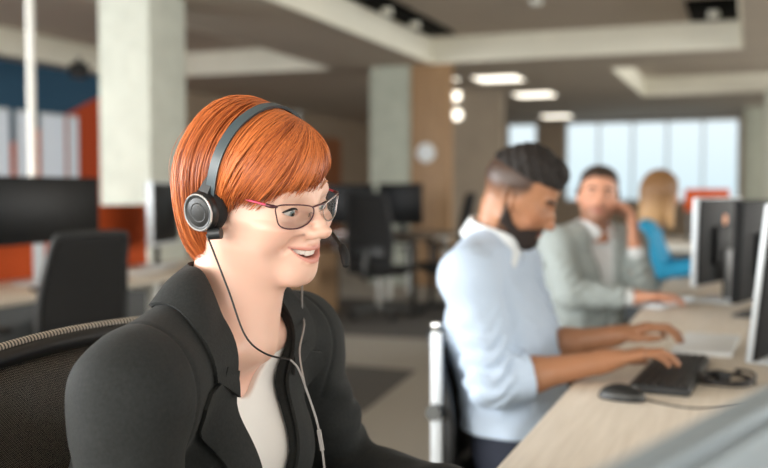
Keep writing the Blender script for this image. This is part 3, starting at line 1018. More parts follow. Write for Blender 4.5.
def build_woman():
    O = (-.66, 1.05, 0)
    HC = np.array(WHC); rot = nprot(*WROT)
    # a short midface: eyes lie lower and the nose is shorter than in the model face
    warp = (np.array([-.4, -.110, -.062, -.0430, -.0350, -.028, -.019, -.010, .000,   .012, .030, .050, .100, .4]),
            np.array([-.405, -.115, -.0675, -.0505, -.0420, -.028, -.0095, .000, .010, .0215, .0375, .0545, .112, .42]))
    to, back = head_frame(HC, rot, WSC, warp)
    hto, hback = head_frame(HC, rot, WSC)
    J = dict(hip=(-.725, 1.05, .60), chest=(-.680, 1.05, .84), neck=(-.618, 1.05, 1.035),
             SL=(-.615, 1.248, .980), SR=(-.618, .854, .976), fwd=(1, 0, 0))
    N = np.array(J['neck'])
    nb = back(np.array((-.024, 0, -.045)))
    kw = dict(smile=True, ears=True, lids=(.0056, .0042))

    def torso(p, g=0.0):
        return torso_sdf(p, J, w=.88, bust=.050, grow=g)

    def neck(p):
        d = rc(p, nb, N, .050, .053)
        # throat and the two neck cords
        d = smin(d, rc(p, back(np.array((.012, 0, -.085))), N + np.array((.030, 0, -.012)), .036, .026), .03)
        for s in (1, -1):
            d = smin(d, rc(p, back(np.array((-.012, .055 * s, -.060))), N + np.array((.044, .014 * s, -.028)), .014, .010), .022)
            d = smin(d, rc(p, N + np.array((.043, .018 * s, -.034)), N + np.array((.015, .13 * s, -.018)), .010, .010), .020)
        return d

    def skin(p):
        return smin(smin(head_sdf(to(p), **kw) * .8, neck(p), .022), torso(p), .035)

    def attrs(V):
        q = to(V)
        bl = np.exp(-(((q[:, 0] - .066) / .03) ** 2 + ((np.abs(q[:, 1]) - .042) / .020) ** 2 + ((q[:, 2] + .036) / .020) ** 2)) * .55
        bl += np.exp(-(((q[:, 0] - .112) / .012) ** 2 + ((q[:, 1]) / .012) ** 2 + ((q[:, 2] + .044) / .010) ** 2)) * .25
        return dict(blush=bl, lip=lip_mask(q, True) * .85)

    body = solid('person', skin, (-.80, .80, .66), (-.44, 1.30, 1.31), .0017, M['skin_fair'], O, None, attrs)
    body.location = O
    tag(body, 'smiling woman with short red hair in a black blazer, wearing glasses and a headset', 'person')
    hs = lambda q: head_sdf(q, **kw)
    eyes(body, back, O, O, 1.0, M['eye'], gaze=(1, -.02, -.20))
    brow(body, back, hs, O, M['brow_auburn'], w=.0014, rise=.0065)
    # lashes along the upper lid
    for s in (1, -1):
        pts = []
        for t in np.linspace(-.72, 1, 13):
            y = .032 + .0140 * t; z = -.001 - .0006 + .0012 * t + .0056 * (1 - t * t) + .0005
            xx = .0735 + math.sqrt(max(.0146 ** 2 - (y - .032) ** 2 - (z + .001) ** 2, 1e-6)) + .0003
            pts.append((xx, y * s, z))
        V = back(np.array(pts)) - np.array(O)
        MB().tube([tuple(v) for v in V], [.0006 + .0009 * (1 - abs(t)) + .0004 * (t > 0) for t in np.linspace(-1, 1, 13)], 6).build('eyelashes', M['lash'], body, angle=180)
    # teeth: upper row on its arch
    mb = MB()
    wd = [.0086, .0068, .0074, .0068, .0066]
    y = 0
    for i, wi in enumerate(wd):
        yc = y + wi / 2; y += wi
        for s in (1, -1):
            t = yc / .0305
            xc = .0888 - .0225 * t ** 2; hgt = (.0098 - .0010 * (i == 1) - .0006 * i)
            zu = -.0680 + .0048 * t ** 2
            a = math.atan2(2 * .0225 * yc / .0305 ** 2, 1) * s
            mb.box(tuple(back(np.array((xc, yc * s, zu + .002 - hgt * .5)))- np.array(O)), (.0050, wi * 1.04 * max(.6, math.sqrt(1 + math.tan(a) ** 2) * .98), hgt), .0018,
                   rot=Matrix(rot.tolist()).to_4x4() @ Matrix.Rotation(-a, 4, 'Z').inverted(), seg=3)
    mb.build('teeth', M['teeth'], body, angle=80)

    # blouse
    def blouse(p):
        yy = p[:, 1] - 1.05
        zn = .938 + (yy / .07) ** 2 * .075
        d = torso(p, .006)
        d = d - .0025 * np.sin((yy - .25 * (p[:, 2] - .9)) * 150) * sstep(p[:, 0], -.58, -.53) * sstep(.94 - p[:, 2], 0, .07)
        return smax(smax(d, (p[:, 2] - zn) * .8, .003), .70 - p[:, 2], .004)
    solid('blouse', blouse, (-.80, .86, .69), (-.46, 1.24, 1.05), .0035, M['blouse'], O, body)

    # blazer
    EL, WL = np.array((-.575, 1.315, .765)), np.array((-.36, 1.22, .79))
    ER, WR = np.array((-.605, .800, .755)), np.array((-.38, .88, .785))

    def vhalf(z):
        return np.interp(z, [.74, .80, .86, .93, 1.0, 1.06, 1.13], [.012, .032, .050, .064, .076, .084, .092])

    def outer(p, wr=True):
        d = torso(p, .019)
        pad = None
        for S, E, W in ((J['SL'], EL, WL), (J['SR'], ER, WR)):
            a = rcs(p, [(np.array(S) - np.array((0, 0, .004)), E, .057, .050), (E, W, .049, .036)], .02)
            if wr:
                ax = (np.array(W) - E); q = p - E
                tt = q @ (E - np.array(S)).astype(np.float32) / np.linalg.norm(E - np.array(S))
                ph = tt * 120 + 2.0 * np.sin(q[:, 1] * 40) + 1.5 * np.sin(q[:, 0] * 35)
                amp = .0030 * np.exp(-((tt + .06) / .10) ** 2)
                a = a - amp * np.sin(ph) - .0030 * np.sin(q[:, 1] * 62 + q[:, 2] * 34 + 1.3 * np.sin(q[:, 2] * 45))
            if wr and S is J['SR']:
                a = a - .0060 * np.exp(-((tt - .175 - .10 * (q[:, 1] + .03)) / .0060) ** 2) - .0030 * sstep(.165 - tt, 0, .02)
            d = smin(d, a, .040)
        # the padded shoulder line
        for S in (J['SL'], J['SR']):
            S = np.array(S); lt = (S - N); lt[2] = 0; lt /= np.linalg.norm(lt)
            d = smin(d, rc(p, S + lt * .012 + np.array((-.006, 0, .022)), N + lt * .085 + np.array((-.016, 0, .004)), .034, .032), .03)
        return d

    def sleeve_seam(p):
        e = None
        for S in (J['SL'], J['SR']):
            sg = np.sign(S[1] - 1.05)
            yy = (p[:, 1] - 1.05) * sg
            pl = np.abs(yy - .175 - .25 * (p[:, 2] - .985) * 0 - .10 * np.maximum(.93 - p[:, 2], 0)) - .0012
            e = pl if e is None else np.minimum(e, pl)
        return e

    def blazer(p):
        yy = np.abs(p[:, 1] - 1.05); z = p[:, 2]
        d = outer(p)
        d = d + .0022 * np.exp(-np.maximum(sleeve_seam(p), 0) / .0022) * (z > .90)
        cut = np.maximum(yy - vhalf(z), -.625 - p[:, 0]) * .8
        d = smax(d, -cut, .004)
        top = np.maximum(yy - .074 , 1.045 - z)   # neck hole
        hole = np.sqrt((p[:, 0] + .625) ** 2 + (p[:, 1] - 1.05) ** 2) - .062
        d = smax(d, -np.maximum(hole, .98 - z), .006)
        ins = np.minimum(torso(p, .008), neck(p) - .004)
        d = smax(d, -ins, .003)
        return smax(d, .66 - z, .004)
    solid('blazer', blazer, (-.84, .72, .65), (-.30, 1.40, 1.16), .0030, M['blazer'], O, body)

    def push(P, gap):
        P = np.array(P, np.float32)
        for _ in range(12):
            d = outer(P, False); e = .002
            g = np.stack([outer(P + np.eye(3, dtype=np.float32)[i] * e, False) - outer(P - np.eye(3, dtype=np.float32)[i] * e, False) for i in range(3)], 1) / (2 * e)
            g /= np.maximum(np.linalg.norm(g, axis=1)[:, None], .1)
            P = P + g * np.clip(gap - d, -.02, .02)[:, None]
        return P

    def sheet(name, grid, t, m):
        """a bent cloth sheet with thickness from a grid of points"""
        G = np.array(grid, float); nu, nv = G.shape[:2]
        du = np.gradient(G, axis=0); dv = np.gradient(G, axis=1)
        nn = np.cross(du, dv); nn /= np.maximum(np.linalg.norm(nn, axis=2)[..., None], 1e-9)
        mb = MB(); A = (G + nn * t / 2).reshape(-1, 3); B = (G - nn * t / 2).reshape(-1, 3)
        fs = []
        for i in range(nu - 1):
            for j in range(nv - 1):
                a = i * nv + j; fs.append((a, a + 1, a + nv + 1, a + nv))
        n = nu * nv
        rim = [j for j in range(nv)] + [i * nv + nv - 1 for i in range(1, nu)] + [(nu - 1) * nv + j for j in range(nv - 2, -1, -1)] + [i * nv for i in range(nu - 2, 0, -1)]
        fs2 = [tuple(n + k for k in f[::-1]) for f in fs] + [(rim[k], rim[(k + 1) % len(rim)], n + rim[(k + 1) % len(rim)], n + rim[k]) for k in range(len(rim))]
        mb.add(np.concatenate([A, B]) - np.array(O), fs + fs2)
        return mb.build(name, m, body, angle=60)

    for s in (1, -1):
        g = []
        for z in np.linspace(.745, .985, 40):
            lw = float(np.interp(z, [.745, .80, .86, .93, .958, .966, .985], [.020, .040, .058, .076, .086, .042, .030]))
            w0 = float(vhalf(z)) - .002
            row = [(-.54, 1.05 + s * (w0 + lw * u), z + .012 * u * (z > .955)) for u in np.linspace(0, 1, 10)]
            g.append(row)
        G = np.array(g, np.float32)
        P = push(G.reshape(-1, 3), .0045).reshape(G.shape)
        # keep the wanted sideways position, take the depth from the push
        sheet('lapel', P, .0045, M['blazer'])
    # collar around the neck, folded over
    inner = crom([(-.560, .978, .955), (-.562, .976, .985), (-.578, .975, 1.040), (-.606, .977, 1.098), (-.640, .998, 1.106), (-.663, 1.05, 1.107),
                  (-.640, 1.104, 1.104), (-.606, 1.126, 1.088), (-.578, 1.126, 1.040), (-.562, 1.124, .985), (-.560, 1.122, .955)], 8)
    outr = crom([(-.548, .926, .982), (-.555, .922, .992), (-.578, .918, 1.015), (-.612, .925, 1.044), (-.660, .958, 1.054), (-.690, 1.05, 1.054),
                 (-.660, 1.145, 1.054), (-.612, 1.175, 1.044), (-.578, 1.182, 1.015), (-.555, 1.178, .992), (-.548, 1.174, .982)], 8)
    Pi, Po = np.array(inner), push(np.array(outr), .003)
    g = []
    for a, b in zip(Pi, Po):
        row = []
        for u in np.linspace(0, 1, 9):
            c = a * (1 - u) + b * u
            c[2] += .008 * math.sin(PI * u) * (1 if a[2] > 1.05 else .2)
            row.append(c)
        g.append(row)
    G = np.array(g, np.float32); sh = G.shape
    Pf = G.reshape(-1, 3); d = outer(Pf, False); low = d < .0030
    Pf[low] = push(Pf[low], .0035)
    sheet('collar', Pf.reshape(sh), .0045, M['blazer'])
    # hands (below the picture) and legs
    for W, E, sd in ((WL, EL, -1), (WR, ER, 1)):
        f = (W - E) / np.linalg.norm(W - E)
        H = hand_chain(W + f * .01, (1, 0, -.06), (0, 0, 1), sd, curl=.4)
        def hf(p):
            return smin(hand_sdf(p, H), rc(p, W - f * .05, W + f * .02, .026, .023), .015)
        solid('hand', hf, np.minimum(W, W + (.2, 0, 0)) - .09, np.maximum(W, W + (.2, 0, 0)) + .09, .004, M['skin_fair'], O, body, snap=1)
    legs(body, J, O, M['trousers_black'], M['shoe_black'], (-.24, 1.05, .53), (-.20, 1.05, .09))

    # ------------------------------------------------ hair
    C0 = np.array((-.010, 0, .005))

    def hairvol(p):
        d = ell(p, (-.010, -.002, .028), (.103, .088, .086))
        d = smin(d, ell(p, (-.040, 0, -.022), (.068, .083, .099)), .03)
        d = smin(d, ell(p, (.033, -.004, .042), (.060, .071, .051)), .025)
        d = smin(d, ell(p, (-.036, .004, .076), (.052, .048, .043)), .03)     # lift over the crown
        return d

    AZ = [-180, -155, -130, -112, -100, -92, -84, -72, -55, -38, -20, 0, 18, 32, 46, 60, 80, 95, 120, 180]
    ZT = [-.112, -.112, -.110, -.100, -.084, -.050, -.010, -.007, -.001, .005, .013, .027, .046, .054, .030, .005, -.015, -.045, -.080, -.106]

    def ztip(az):
        return np.interp(az, AZ, ZT)

    def cap(q):
        az = np.degrees(np.arctan2(q[:, 1], q[:, 0] + .01))
        zt = ztip(az)
        fr = np.exp(-(az / 75) ** 2)
        d = hairvol(q) + .0035
        d = smax(d, (zt + .006 - q[:, 2]) * .75, .006)
        return d
    def capw(p):
        return cap(hto(p)) * .95
    def tone(V):
        q = hto(V)
        az = np.arctan2(q[:, 1], q[:, 0])
        return dict(tone=.42 + .25 * np.sin(az * 37 + q[:, 2] * 60) * np.sin(az * 13 - q[:, 2] * 40))
    hair = solid('hair', capw, HC - .17, HC + .17, .0035, M['red_hair'], O, body, tone)

    def radius(D):
        lo = np.zeros(len(D)); hi = np.full(len(D), .22)
        for _ in range(22):
            md = (lo + hi) / 2
            v = hairvol((C0 + D * md[:, None]).astype(np.float32))
            lo = np.where(v < 0, md, lo); hi = np.where(v < 0, hi, md)
        return lo

    NS = 5200; K = 16
    rng = np.random.default_rng(11)
    nl = 260                                   # locks
    lock_az = rng.uniform(-180, 180, nl)
    dens = rng.integers(0, nl, NS)
    az = lock_az[dens] + rng.normal(0, 3.0, NS)
    az = (az + 180) % 360 - 180
    front = (az > -90) & (az < 40)
    zt = ztip(az) + rng.normal(0, .0035, NS) + (rng.normal(0, .006, nl))[dens]
    # roots: along the parting (her left), the further back the tip the further back the root
    sroot = np.interp(az, [-180, -130, -100, -80, -60, -20, 20, 40, 60, 100, 150, 180], [-.045, -.025, .000, .035, .058, .074, .080, .080, .060, .010, -.030, -.045])
    rx = sroot + rng.normal(0, .008, NS); ry = .036 + rng.normal(0, .006, NS) + np.where(np.abs(az) > 120, -.02 * (np.abs(az) - 120) / 60, 0)
    root = np.stack([rx, ry, np.full(NS, .115)], 1) - C0
    root /= np.linalg.norm(root, axis=1)[:, None]
    # tip directions from azimuth and height on the hair surface
    a_ = np.radians(az); td = np.stack([np.cos(a_), np.sin(a_), np.zeros(NS)], 1)
    for _ in range(14):
        dd = td / np.linalg.norm(td, axis=1)[:, None]
        rr = radius(dd)
        hor = np.sqrt(np.maximum((rr ** 2) * (dd[:, 0] ** 2 + dd[:, 1] ** 2), 1e-6))
        td[:, 2] += (zt - C0[2] - dd[:, 2] * rr) / np.maximum(hor, .02) * .6
    td /= np.linalg.norm(td, axis=1)[:, None]
    om = np.arccos(np.clip((root * td).sum(1), -1, 1))
    t0 = np.where(rng.random(NS) < .45, rng.uniform(0, .55, NS), 0)
    t1 = np.where(rng.random(NS) < .25, rng.uniform(.75, 1.0, NS), 1.0)
    lift = rng.normal(.0, .0016, NS) + rng.normal(0, .0030, nl)[dens] - .0004
    wob_a = rng.normal(0, .010, NS) + rng.normal(0, .022, nl)[dens]; wob_p = rng.uniform(0, 6.28, nl)[dens]
    side = np.cross(root, td); side /= np.maximum(np.linalg.norm(side, axis=1)[:, None], 1e-6)
    P = np.zeros((NS, K, 3))
    for k in range(K):
        t = t0 + (t1 - t0) * k / (K - 1)
        D = (np.sin((1 - t) * om)[:, None] * root + np.sin(t * om)[:, None] * td) / np.sin(om)[:, None]
        D = D + side * (wob_a * np.sin(t * 3.1 + wob_p) * (t - t0 + .05))[:, None]
        D /= np.linalg.norm(D, axis=1)[:, None]
        r_ = radius(D) + np.minimum(lift, .0028) * np.minimum(1, .35 + t) - .004 * (t0 > 0) * (1 - min(1, k / 4))
        # tips turn in a little
        r_ -= .004 * np.maximum(0, t - .82) / .18 * (rng.random(NS) < .7)
        P[:, k] = C0 + D * r_[:, None]
    # flyaways over the crown
    nf = 44
    for i in range(nf):
        j = rng.integers(0, NS)
        while not (abs(az[j]) > 60):
            j = rng.integers(0, NS)
        P[j, 2:9, :] *= 1 + .045 * rng.random() * np.sin(np.linspace(0, PI, 7))[:, None]
    Wd = np.array([hback(P.reshape(-1, 3))]).reshape(NS, K, 3) - np.array(O)
    th = rng.uniform(.00035, .00065, NS)
    prof = np.interp(np.linspace(0, 1, K), [0, .1, .75, 1], [.6, 1, 1, .15])
    tg = np.gradient(Wd, axis=1); tg /= np.linalg.norm(tg, axis=2)[..., None]
    cen = hback(C0[None])[0] - np.array(O)
    rad_ = Wd - cen; sd_ = np.cross(tg, rad_); sd_ /= np.maximum(np.linalg.norm(sd_, axis=2)[..., None], 1e-9)
    up_ = np.cross(sd_, tg)
    ww = (th[:, None] * prof[None])[..., None]
    ring = np.stack([Wd + sd_ * ww * 1.3, Wd + up_ * ww, Wd - sd_ * ww * 1.3], 2)      # NS,K,3,3
    V = ring.reshape(-1, 3)
    base = (np.arange(NS) * K * 3)[:, None, None] + (np.arange(K - 1) * 3)[None, :, None]
    k0 = np.arange(3)[None, None]; k1 = (np.arange(3) + 1) % 3
    Q = np.stack(np.broadcast_arrays(base + k0, base + k1[None, None], base + 3 + k1[None, None], base + 3 + k0), -1).reshape(-1, 4)
    me = bpy.data.meshes.new('hair_strands')
    me.vertices.add(len(V)); me.vertices.foreach_set('co', V.astype(np.float32).ravel())
    me.loops.add(Q.size); me.loops.foreach_set('vertex_index', Q.astype(np.int32).ravel())
    me.polygons.add(len(Q)); me.polygons.foreach_set('loop_start', np.arange(0, Q.size, 4, dtype=np.int32))
    me.update(calc_edges=True); me.shade_smooth()
    tn = np.clip(.58 + rng.normal(0, .25, NS) + rng.normal(0, .30, nl)[dens], 0, 1)
    at = me.attributes.new('tone', 'FLOAT', 'POINT'); at.data.foreach_set('value', np.repeat(tn, K * 3).astype(np.float32))
    me.materials.append(M['red_hair'])
    so = bpy.data.objects.new('hair_strands', me); COL.objects.link(so); so.parent = hair
    so['kind'] = 'stuff'
    return body, hback, hs, hairvol


woman, wback, wface, whair = build_woman()


# ---------------------------------------------------------------- her eyeglasses
M['frame_violet'] = mat('frame_violet', (92, 60, 66), .3, metal=.8)
M['frame_pink'] = mat('frame_pink', (196, 62, 92), .3, metal=.2)
M['frame_light'] = mat('frame_light', (196, 186, 184), .25, metal=.9)
M['lens'] = glass_mat('lens', (.995, .995, .995), .025)


def build_glasses():
    O = wback(np.array([(.098, 0, -.0125)]))[0]
    t = thing('eyeglasses', 'thin metal eyeglasses with pink temples on the smiling woman', 'glasses', tuple(O))
    L = lambda q: [tuple(v) for v in wback(np.array(q)) - O]
    sx_ = lambda y: .1015 - .0170 * (abs(y) / .062) ** 2     # wrap of the front
    out2 = [(.000, .001), (.003, .0085), (.016, .0125), (.032, .0145), (.046, .0150), (.0510, .0115), (.0495, .0020), (.0455, -.0100), (.036, -.0155), (.022, -.0165), (.010, -.0130), (.003, -.0070)]
    dz = -.0125
    for s in (-1, 1):
        y0 = .0098
        ring = crom([(sx_(y0 + u * 1.07), s * (y0 + u * 1.07), v + dz) for u, v in out2], 6, closed=True)
        ring = [(x + .10 * (z - dz), y, z) for x, y, z in ring]
        fr = MB().tube(L(ring), .00085, 8, closed=True).build('rim', M['frame_violet'] if s < 0 else M['frame_light'], t, angle=180)
        n = len(ring); c = np.mean(ring, 0)
        rings = [[c + (np.array(p) - c) * k for p in ring] for k in (.999, .66, .33)]
        mb = MB(); pts = [p for r_ in rings for p in r_] + [c]
        pts = [(sx_(p[1]) + .10 * (p[2] - dz), p[1], p[2]) for p in pts]
        fs = []
        for i in range(2):
            for k in range(n):
                k2 = (k + 1) % n; fs.append((i * n + k, i * n + k2, i * n + n + k2, i * n + n + k))
        fs += [(2 * n + k, 2 * n + (k + 1) % n, 3 * n) for k in range(n)]
        mb.add(L(pts), fs); mb.build('lens', M['lens'], t, angle=180)
        # end piece and temple
        e0 = (sx_(y0 + .0525) + .0012, s * (y0 + .0525), .0008); e1 = (sx_(y0 + .053) - .004, s * (y0 + .0585), .0014)
        MB().tube(L(crom([e0, e1, (.074, s * .0700, .0024)], 5)), [.0016] * 3 + [.0022] * 8, 8).build('end_piece', M['frame_violet'], t, angle=180)
        tp = [(.076, s * .0698, .0024), (.040, s * .0745, .0060), (.004, s * .0785, .0080), (-.012, s * .0785, .002), (-.022, s * .077, -.014)]
        MB().tube(L(crom(tp, 6)), .0015, 8).build('temple', M['frame_pink'], t, angle=180)
        # nose pad on its wire
        pw = crom([(sx_(y0) + .0, s * (y0 + .001), dz + .001), (.0955, s * .0105, -.013), (.0945, s * .0108, -.018)], 4)
        MB().tube(L(pw), .0005, 6).build('pad_arm', M['frame_light'], t, angle=180)
        e = MB().lathe([(.0001, -.0012), (.0030, -.0010), (.0036, 0), (.0030, .0010), (.0001, .0012)], 16)
        mt = Matrix(nprot(*WROT).tolist()) @ Matrix.Rotation(R(90), 3, 'X') @ Matrix.Rotation(R(s * 25), 3, 'Y')
        e.v = [tuple(Vector(L([(.0945, s * .0102, -.019)])[0]) + mt @ Vector((v[0], v[1] * 1.6, v[2]))) for v in e.v]
        e.build('nose_pad', M['lens'], t, angle=180)
    br = crom([(sx_(.0098), -.0120, -.0042), (.1040, -.004, -.0020), (.1040, .004, -.0020), (sx_(.0098), .0120, -.0042)], 6)
    MB().tube(L(br), .0011, 8).build('bridge', M['frame_violet'], t, angle=180)


build_glasses()


# ---------------------------------------------------------------- her headset
M['band'] = mat('band', (62, 76, 82), .35, spec=.6)
M['silver_ring'] = mat('silver_ring', (215, 218, 220), .25, metal=.6)
M['cushion'] = mat('cushion', (20, 20, 21), .8, bump=.15, bscale=300)
M['cable_black'] = mat('cable_black', (28, 24, 24), .45)
M['cable_grey'] = mat('cable_grey', (150, 146, 144), .4)


def build_headset():
    O = wback(np.array([(0, 0, .12)]))[0]
    t = thing('headset', 'black wired headset with slim grey band worn over red hair', 'headset', tuple(O))
    L = lambda q: [tuple(v) for v in wback(np.array(q)) - O]
    rot = Matrix(nprot(*WROT).tolist())
    # headband over the hair
    pts = []; wd = []
    for a in np.linspace(-92, 92, 61):
        c, s = math.cos(R(a)), math.sin(R(a))
        D = np.array((.17 * c + .02, s, c * .98)); D /= np.linalg.norm(D)
        lo, hi = .02, .22
        for _ in range(24):
            m_ = (lo + hi) / 2
            if whair(np.array([D * m_ + (0, 0, .0)], np.float32))[0] < 0: lo = m_
            else: hi = m_
        r_ = max(lo + .0042, .089 * abs(s))
        pts.append(D * r_)
        wd.append(tuple(rot @ Vector((1, 0, -.17))))
    pts = np.array(pts)
    for _ in range(3):
        pts[1:-1] = .25 * pts[:-2] + .5 * pts[1:-1] + .25 * pts[2:]
    MB().ribbon(L(pts), wd, [.0135] * 61, .0038).build('headband', M['band'], t, angle=50)
    for s in (-1, 1):
        e = s * .0835
        ax = rot @ Vector((0, s, -.04))
        q = ax.to_track_quat('Z', 'Y').to_matrix().to_4x4()
        mt = Matrix.Translation(Vector(L([(-.006, e, -.013)])[0])) @ q
        MB().lathe([(.014, -.006), (.0235, -.006), (.0262, -.001), (.0265, .005), (.024, .0095), (.012, .010)], 40, mt).build('ear_cushion', M['cushion'], t)
        ep = MB().lathe([(.020, .009), (.0238, .0095), (.0242, .014), (.0225, .0185), (.0205, .0198)], 40, mt).build('earpiece', M['plastic_black'], t)
        MB().lathe([(.0203, .0190), (.0224, .0190), (.0224, .0205), (.0213, .0214), (.0203, .0205)], 40, mt, False).build('ring', M['silver_ring'], ep)
        MB().lathe([(.0201, .0195), (.0195, .0205), (.0140, .0188), (.0118, .0188)], 40, mt).build('face_plate', M['plastic_dark'], ep)
        MB().lathe([(.0118, .0180), (.0116, .0200), (.0085, .0195), (.0001, .0192)], 40, mt).build('button', M['plastic_black'], ep)
        # yoke joining band and earpiece
        MB().ribbon(L([(.002, e + s * .003, .030), (-.001, e + s * .008, .020), (-.004, e + s * .012, .010)]), tuple(rot @ Vector((1, 0, -.1))), [.0135, .016, .018], .006).build('yoke', M['plastic_dark'], t, angle=50)
    # pivot block under the near earpiece, and the boom on the far side with its foam tip
    pb = MB()
    pb.cyl(*L([(.0070, -.0980, -.0400), (.0215, -.0920, -.0375)]), .0068, n=18)
    pb.build('pivot', M['plastic_dark'], t)
    # boom: from the far earpiece forward past the mouth
    bm_ = crom([(-.002, .097, -.018), (.035, .094, -.040), (.070, .078, -.060), (.098, .061, -.070)], 8)
    MB().tube(L(bm_), [.0024] * len(bm_), 10).build('boom', M['plastic_black'], t, angle=180)
    tip = crom([(.095, .0625, -.0680), (.107, .0535, -.0780), (.114, .0470, -.0900)], 6)
    n = len(tip)
    MB().tube(L(tip), [.0030 + .0030 * math.sin(PI * (.12 + .83 * i / (n - 1))) for i in range(n)], 14).build('microphone', M['cushion'], t, angle=180)
    # cables, in room coordinates
    A = wback(np.array([(.0035, -.0985, -.0410)]))[0]
    c1 = [A, (-.567, .967, 1.083), (-.543, .963, 1.032), (-.521, .970, 1.011), (-.498, .989, 1.002)]
    c2 = [(-.498, .989, 1.002), (-.493, 1.000, .990), (-.490, 1.012, .967)]
    c3 = [wback(np.array([(.002, .0985, -.032)]))[0], (-.570, 1.168, 1.046), (-.553, 1.140, 1.020), (-.523, 1.065, .997), (-.490, 1.012, .967)]
    c4 = [(-.490, 1.012, .967), (-.475, 1.015, .921), (-.467, 1.016, .870), (-.462, 1.016, .80), (-.43, 1.02, .755), (-.33, 1.03, .748)]
    loc = lambda c, n=8: [tuple(np.array(v) - O) for v in crom(c, n)]
    MB().tube(loc(c1), .0012, 8).build('cable', M['cable_black'], t, angle=180)
    MB().tube(loc(c2), .0012, 8).build('cable', M['cable_grey'], t, angle=180)
    MB().tube(loc(c3), .0012, 8).build('cable', M['cable_grey'], t, angle=180)
    MB().tube(loc(c4), .0014, 8).build('cable', M['cable_grey'], t, angle=180)
    k = np.array(crom(c4, 8)); a, b = k[9], k[13]
    MB().tube([tuple(a - O), tuple(b - O)], [.0026, .0026], 12).build('cable_slider', M['cable_grey'], t)


build_headset()
# ---------------------------------------------------------------- the desks at the right and what stands on them
DZ = .74
desk('long pale wood bench desk shared by the four people at the right', -.385, 1.25, .15, 6.9)
monitor('light silver monitor close to the camera, seen from behind over its blurred top edge', (.018, .655, DZ), R(-18), w_=.56, h=.325, z0=.0155, tilt=2, shell='silver_grey', edge='silver_grey', hump=False)
monitor('monitor with bright silver side edge at the right border, behind the cable coil', (.088, 2.775, DZ), R(-18), w_=.56, h=.40, z0=.03, tilt=6, thick=.016, shell='shell_black')
monitor('dark backed monitor with silver side and small painted orange lamp reflection', (-.125, 4.185, DZ), R(-18), w_=.52, h=.355, z0=.075, tilt=1, spot=True, shell='shell_black')
monitor('black monitor standing between the one with the painted orange reflection and the silver edged one', (.03, 3.74, DZ), R(-18), w_=.52, h=.36, z0=.065, tilt=2, shell='shell_black', edge='shell_black', base='plastic_black')
monitor('black monitor furthest along the bench desk, showing above the others', (.42, 5.95, DZ), R(-60), w_=.56, h=.34, z0=.19, tilt=0, shell='shell_black', edge='shell_black', base='plastic_black')

# keyboard in front of the bearded man
t = thing('keyboard', 'black keyboard under the hands of the man in the pale blue shirt', 'keyboard', (-.172, 2.425, DZ), R(-3))
MB().box((0, 0, .009), (.135, .46, .018), .005, seg=3).build('case', M['plastic_dark'], t)
k = MB()
for i in range(6):
    for j in range(18):
        k.box((-.052 + i * .0205, -.213 + j * .0251, .020), (.017, .021, .007), .002, seg=1)
k.build('keys', M['plastic_black'], t)
MB().box((-.0685, 0, .008), (.003, .44, .012), .001).build('front_strip', M['steel_grey'], t)

# mouse
t = thing('computer_mouse', 'black computer mouse with grey side lying on the bench desk', 'mouse', (-.255, 2.115, DZ), R(-9))
def mouse_f(p):
    d = ell(p, (0, 0, .004), (.052, .030, .032))
    return smax(smax(d, -p[:, 2] + .0015, .003), -(.012 - p[:, 2]) - .03, .003)
solid('shell', mouse_f, (-.06, -.04, -.01), (.06, .04, .045), .003, M['plastic_black'], (0, 0, 0), t)
def mouse_g(p):
    d = ell(p, (0, 0, .004), (.0525, .0306, .0322))
    band = np.abs(p[:, 2] - .0135) - .0026
    return np.maximum(np.maximum(d - .0004, band), -p[:, 1] - .0 - .2 + np.abs(p[:, 0]) * 0)
solid('side_grip', mouse_g, (-.06, -.04, -.005), (.06, .04, .04), .0022, M['steel_grey'], (0, 0, 0), t)
MB().cyl((.026, -.004, .0285), (.026, .004, .0285), .006, n=16).build('scroll_wheel', M['steel_grey'], t)
cb = crom([(.050, 0, .008), (.085, -.004, .003), (.15, -.012, .002), (.21, .03, .002), (.27, .10, .002)], 8)
MB().tube(cb, .0018, 8).build('cable', M['cable_black'], t, angle=180)

# coil of cable with its plug
t = thing('cable_coil', 'coil of black cable with a plug lying beside the silver edged monitor', 'cable', (-.045, 2.375, DZ))
pts = []
for i in range(140):
    a = i / 139 * 2 * PI * 3.2; r_ = .062 + .006 * math.sin(a * .37 + 1)
    pts.append((r_ * math.cos(a) * .95, r_ * 1.15 * math.sin(a), .005 + .0055 * (a / (2 * PI)) + .003 * math.sin(a * 1.7)))
pts += [(.03, .05, .022), (.01, .03, .018)]
MB().tube(pts, .0036, 8).build('cord', M['cable_black'], t, angle=180)
MB().box((-.012, .012, .016), (.026, .050, .026), .006, rot=Matrix.Rotation(R(30), 4, 'Z'), seg=3).build('plug', M['plastic_black'], t)

# papers beside the keyboard
t = tag(MB().box((-.110, 2.945, DZ + .006), (.16, .36, .012), .0015, rot=Matrix.Rotation(R(-3), 4, 'Z')).build('paper_stack', M['white_paper']), 'flat stack of white paper on the bench desk behind the black keyboard', 'paper')
t = thing('keyboard', 'pale grey keyboard in front of the monitor with the painted orange reflection', 'keyboard', (-.315, 3.98, DZ), R(-18))
MB().box((0, 0, .008), (.12, .36, .016), .004).build('case', M['silver_paint'], t)
k = MB()
for i in range(5):
    for j in range(14):
        k.box((-.044 + i * .022, -.158 + j * .0243, .018), (.018, .020, .006), .002, seg=1)
k.build('keys', M['white_paper'], t)
tag(MB().box((-.10, 5.45, DZ + .003), (.21, .30, .006), .001).build('paper', M['white_paper']), 'white papers on the bench desk in front of the woman in blue', 'paper')

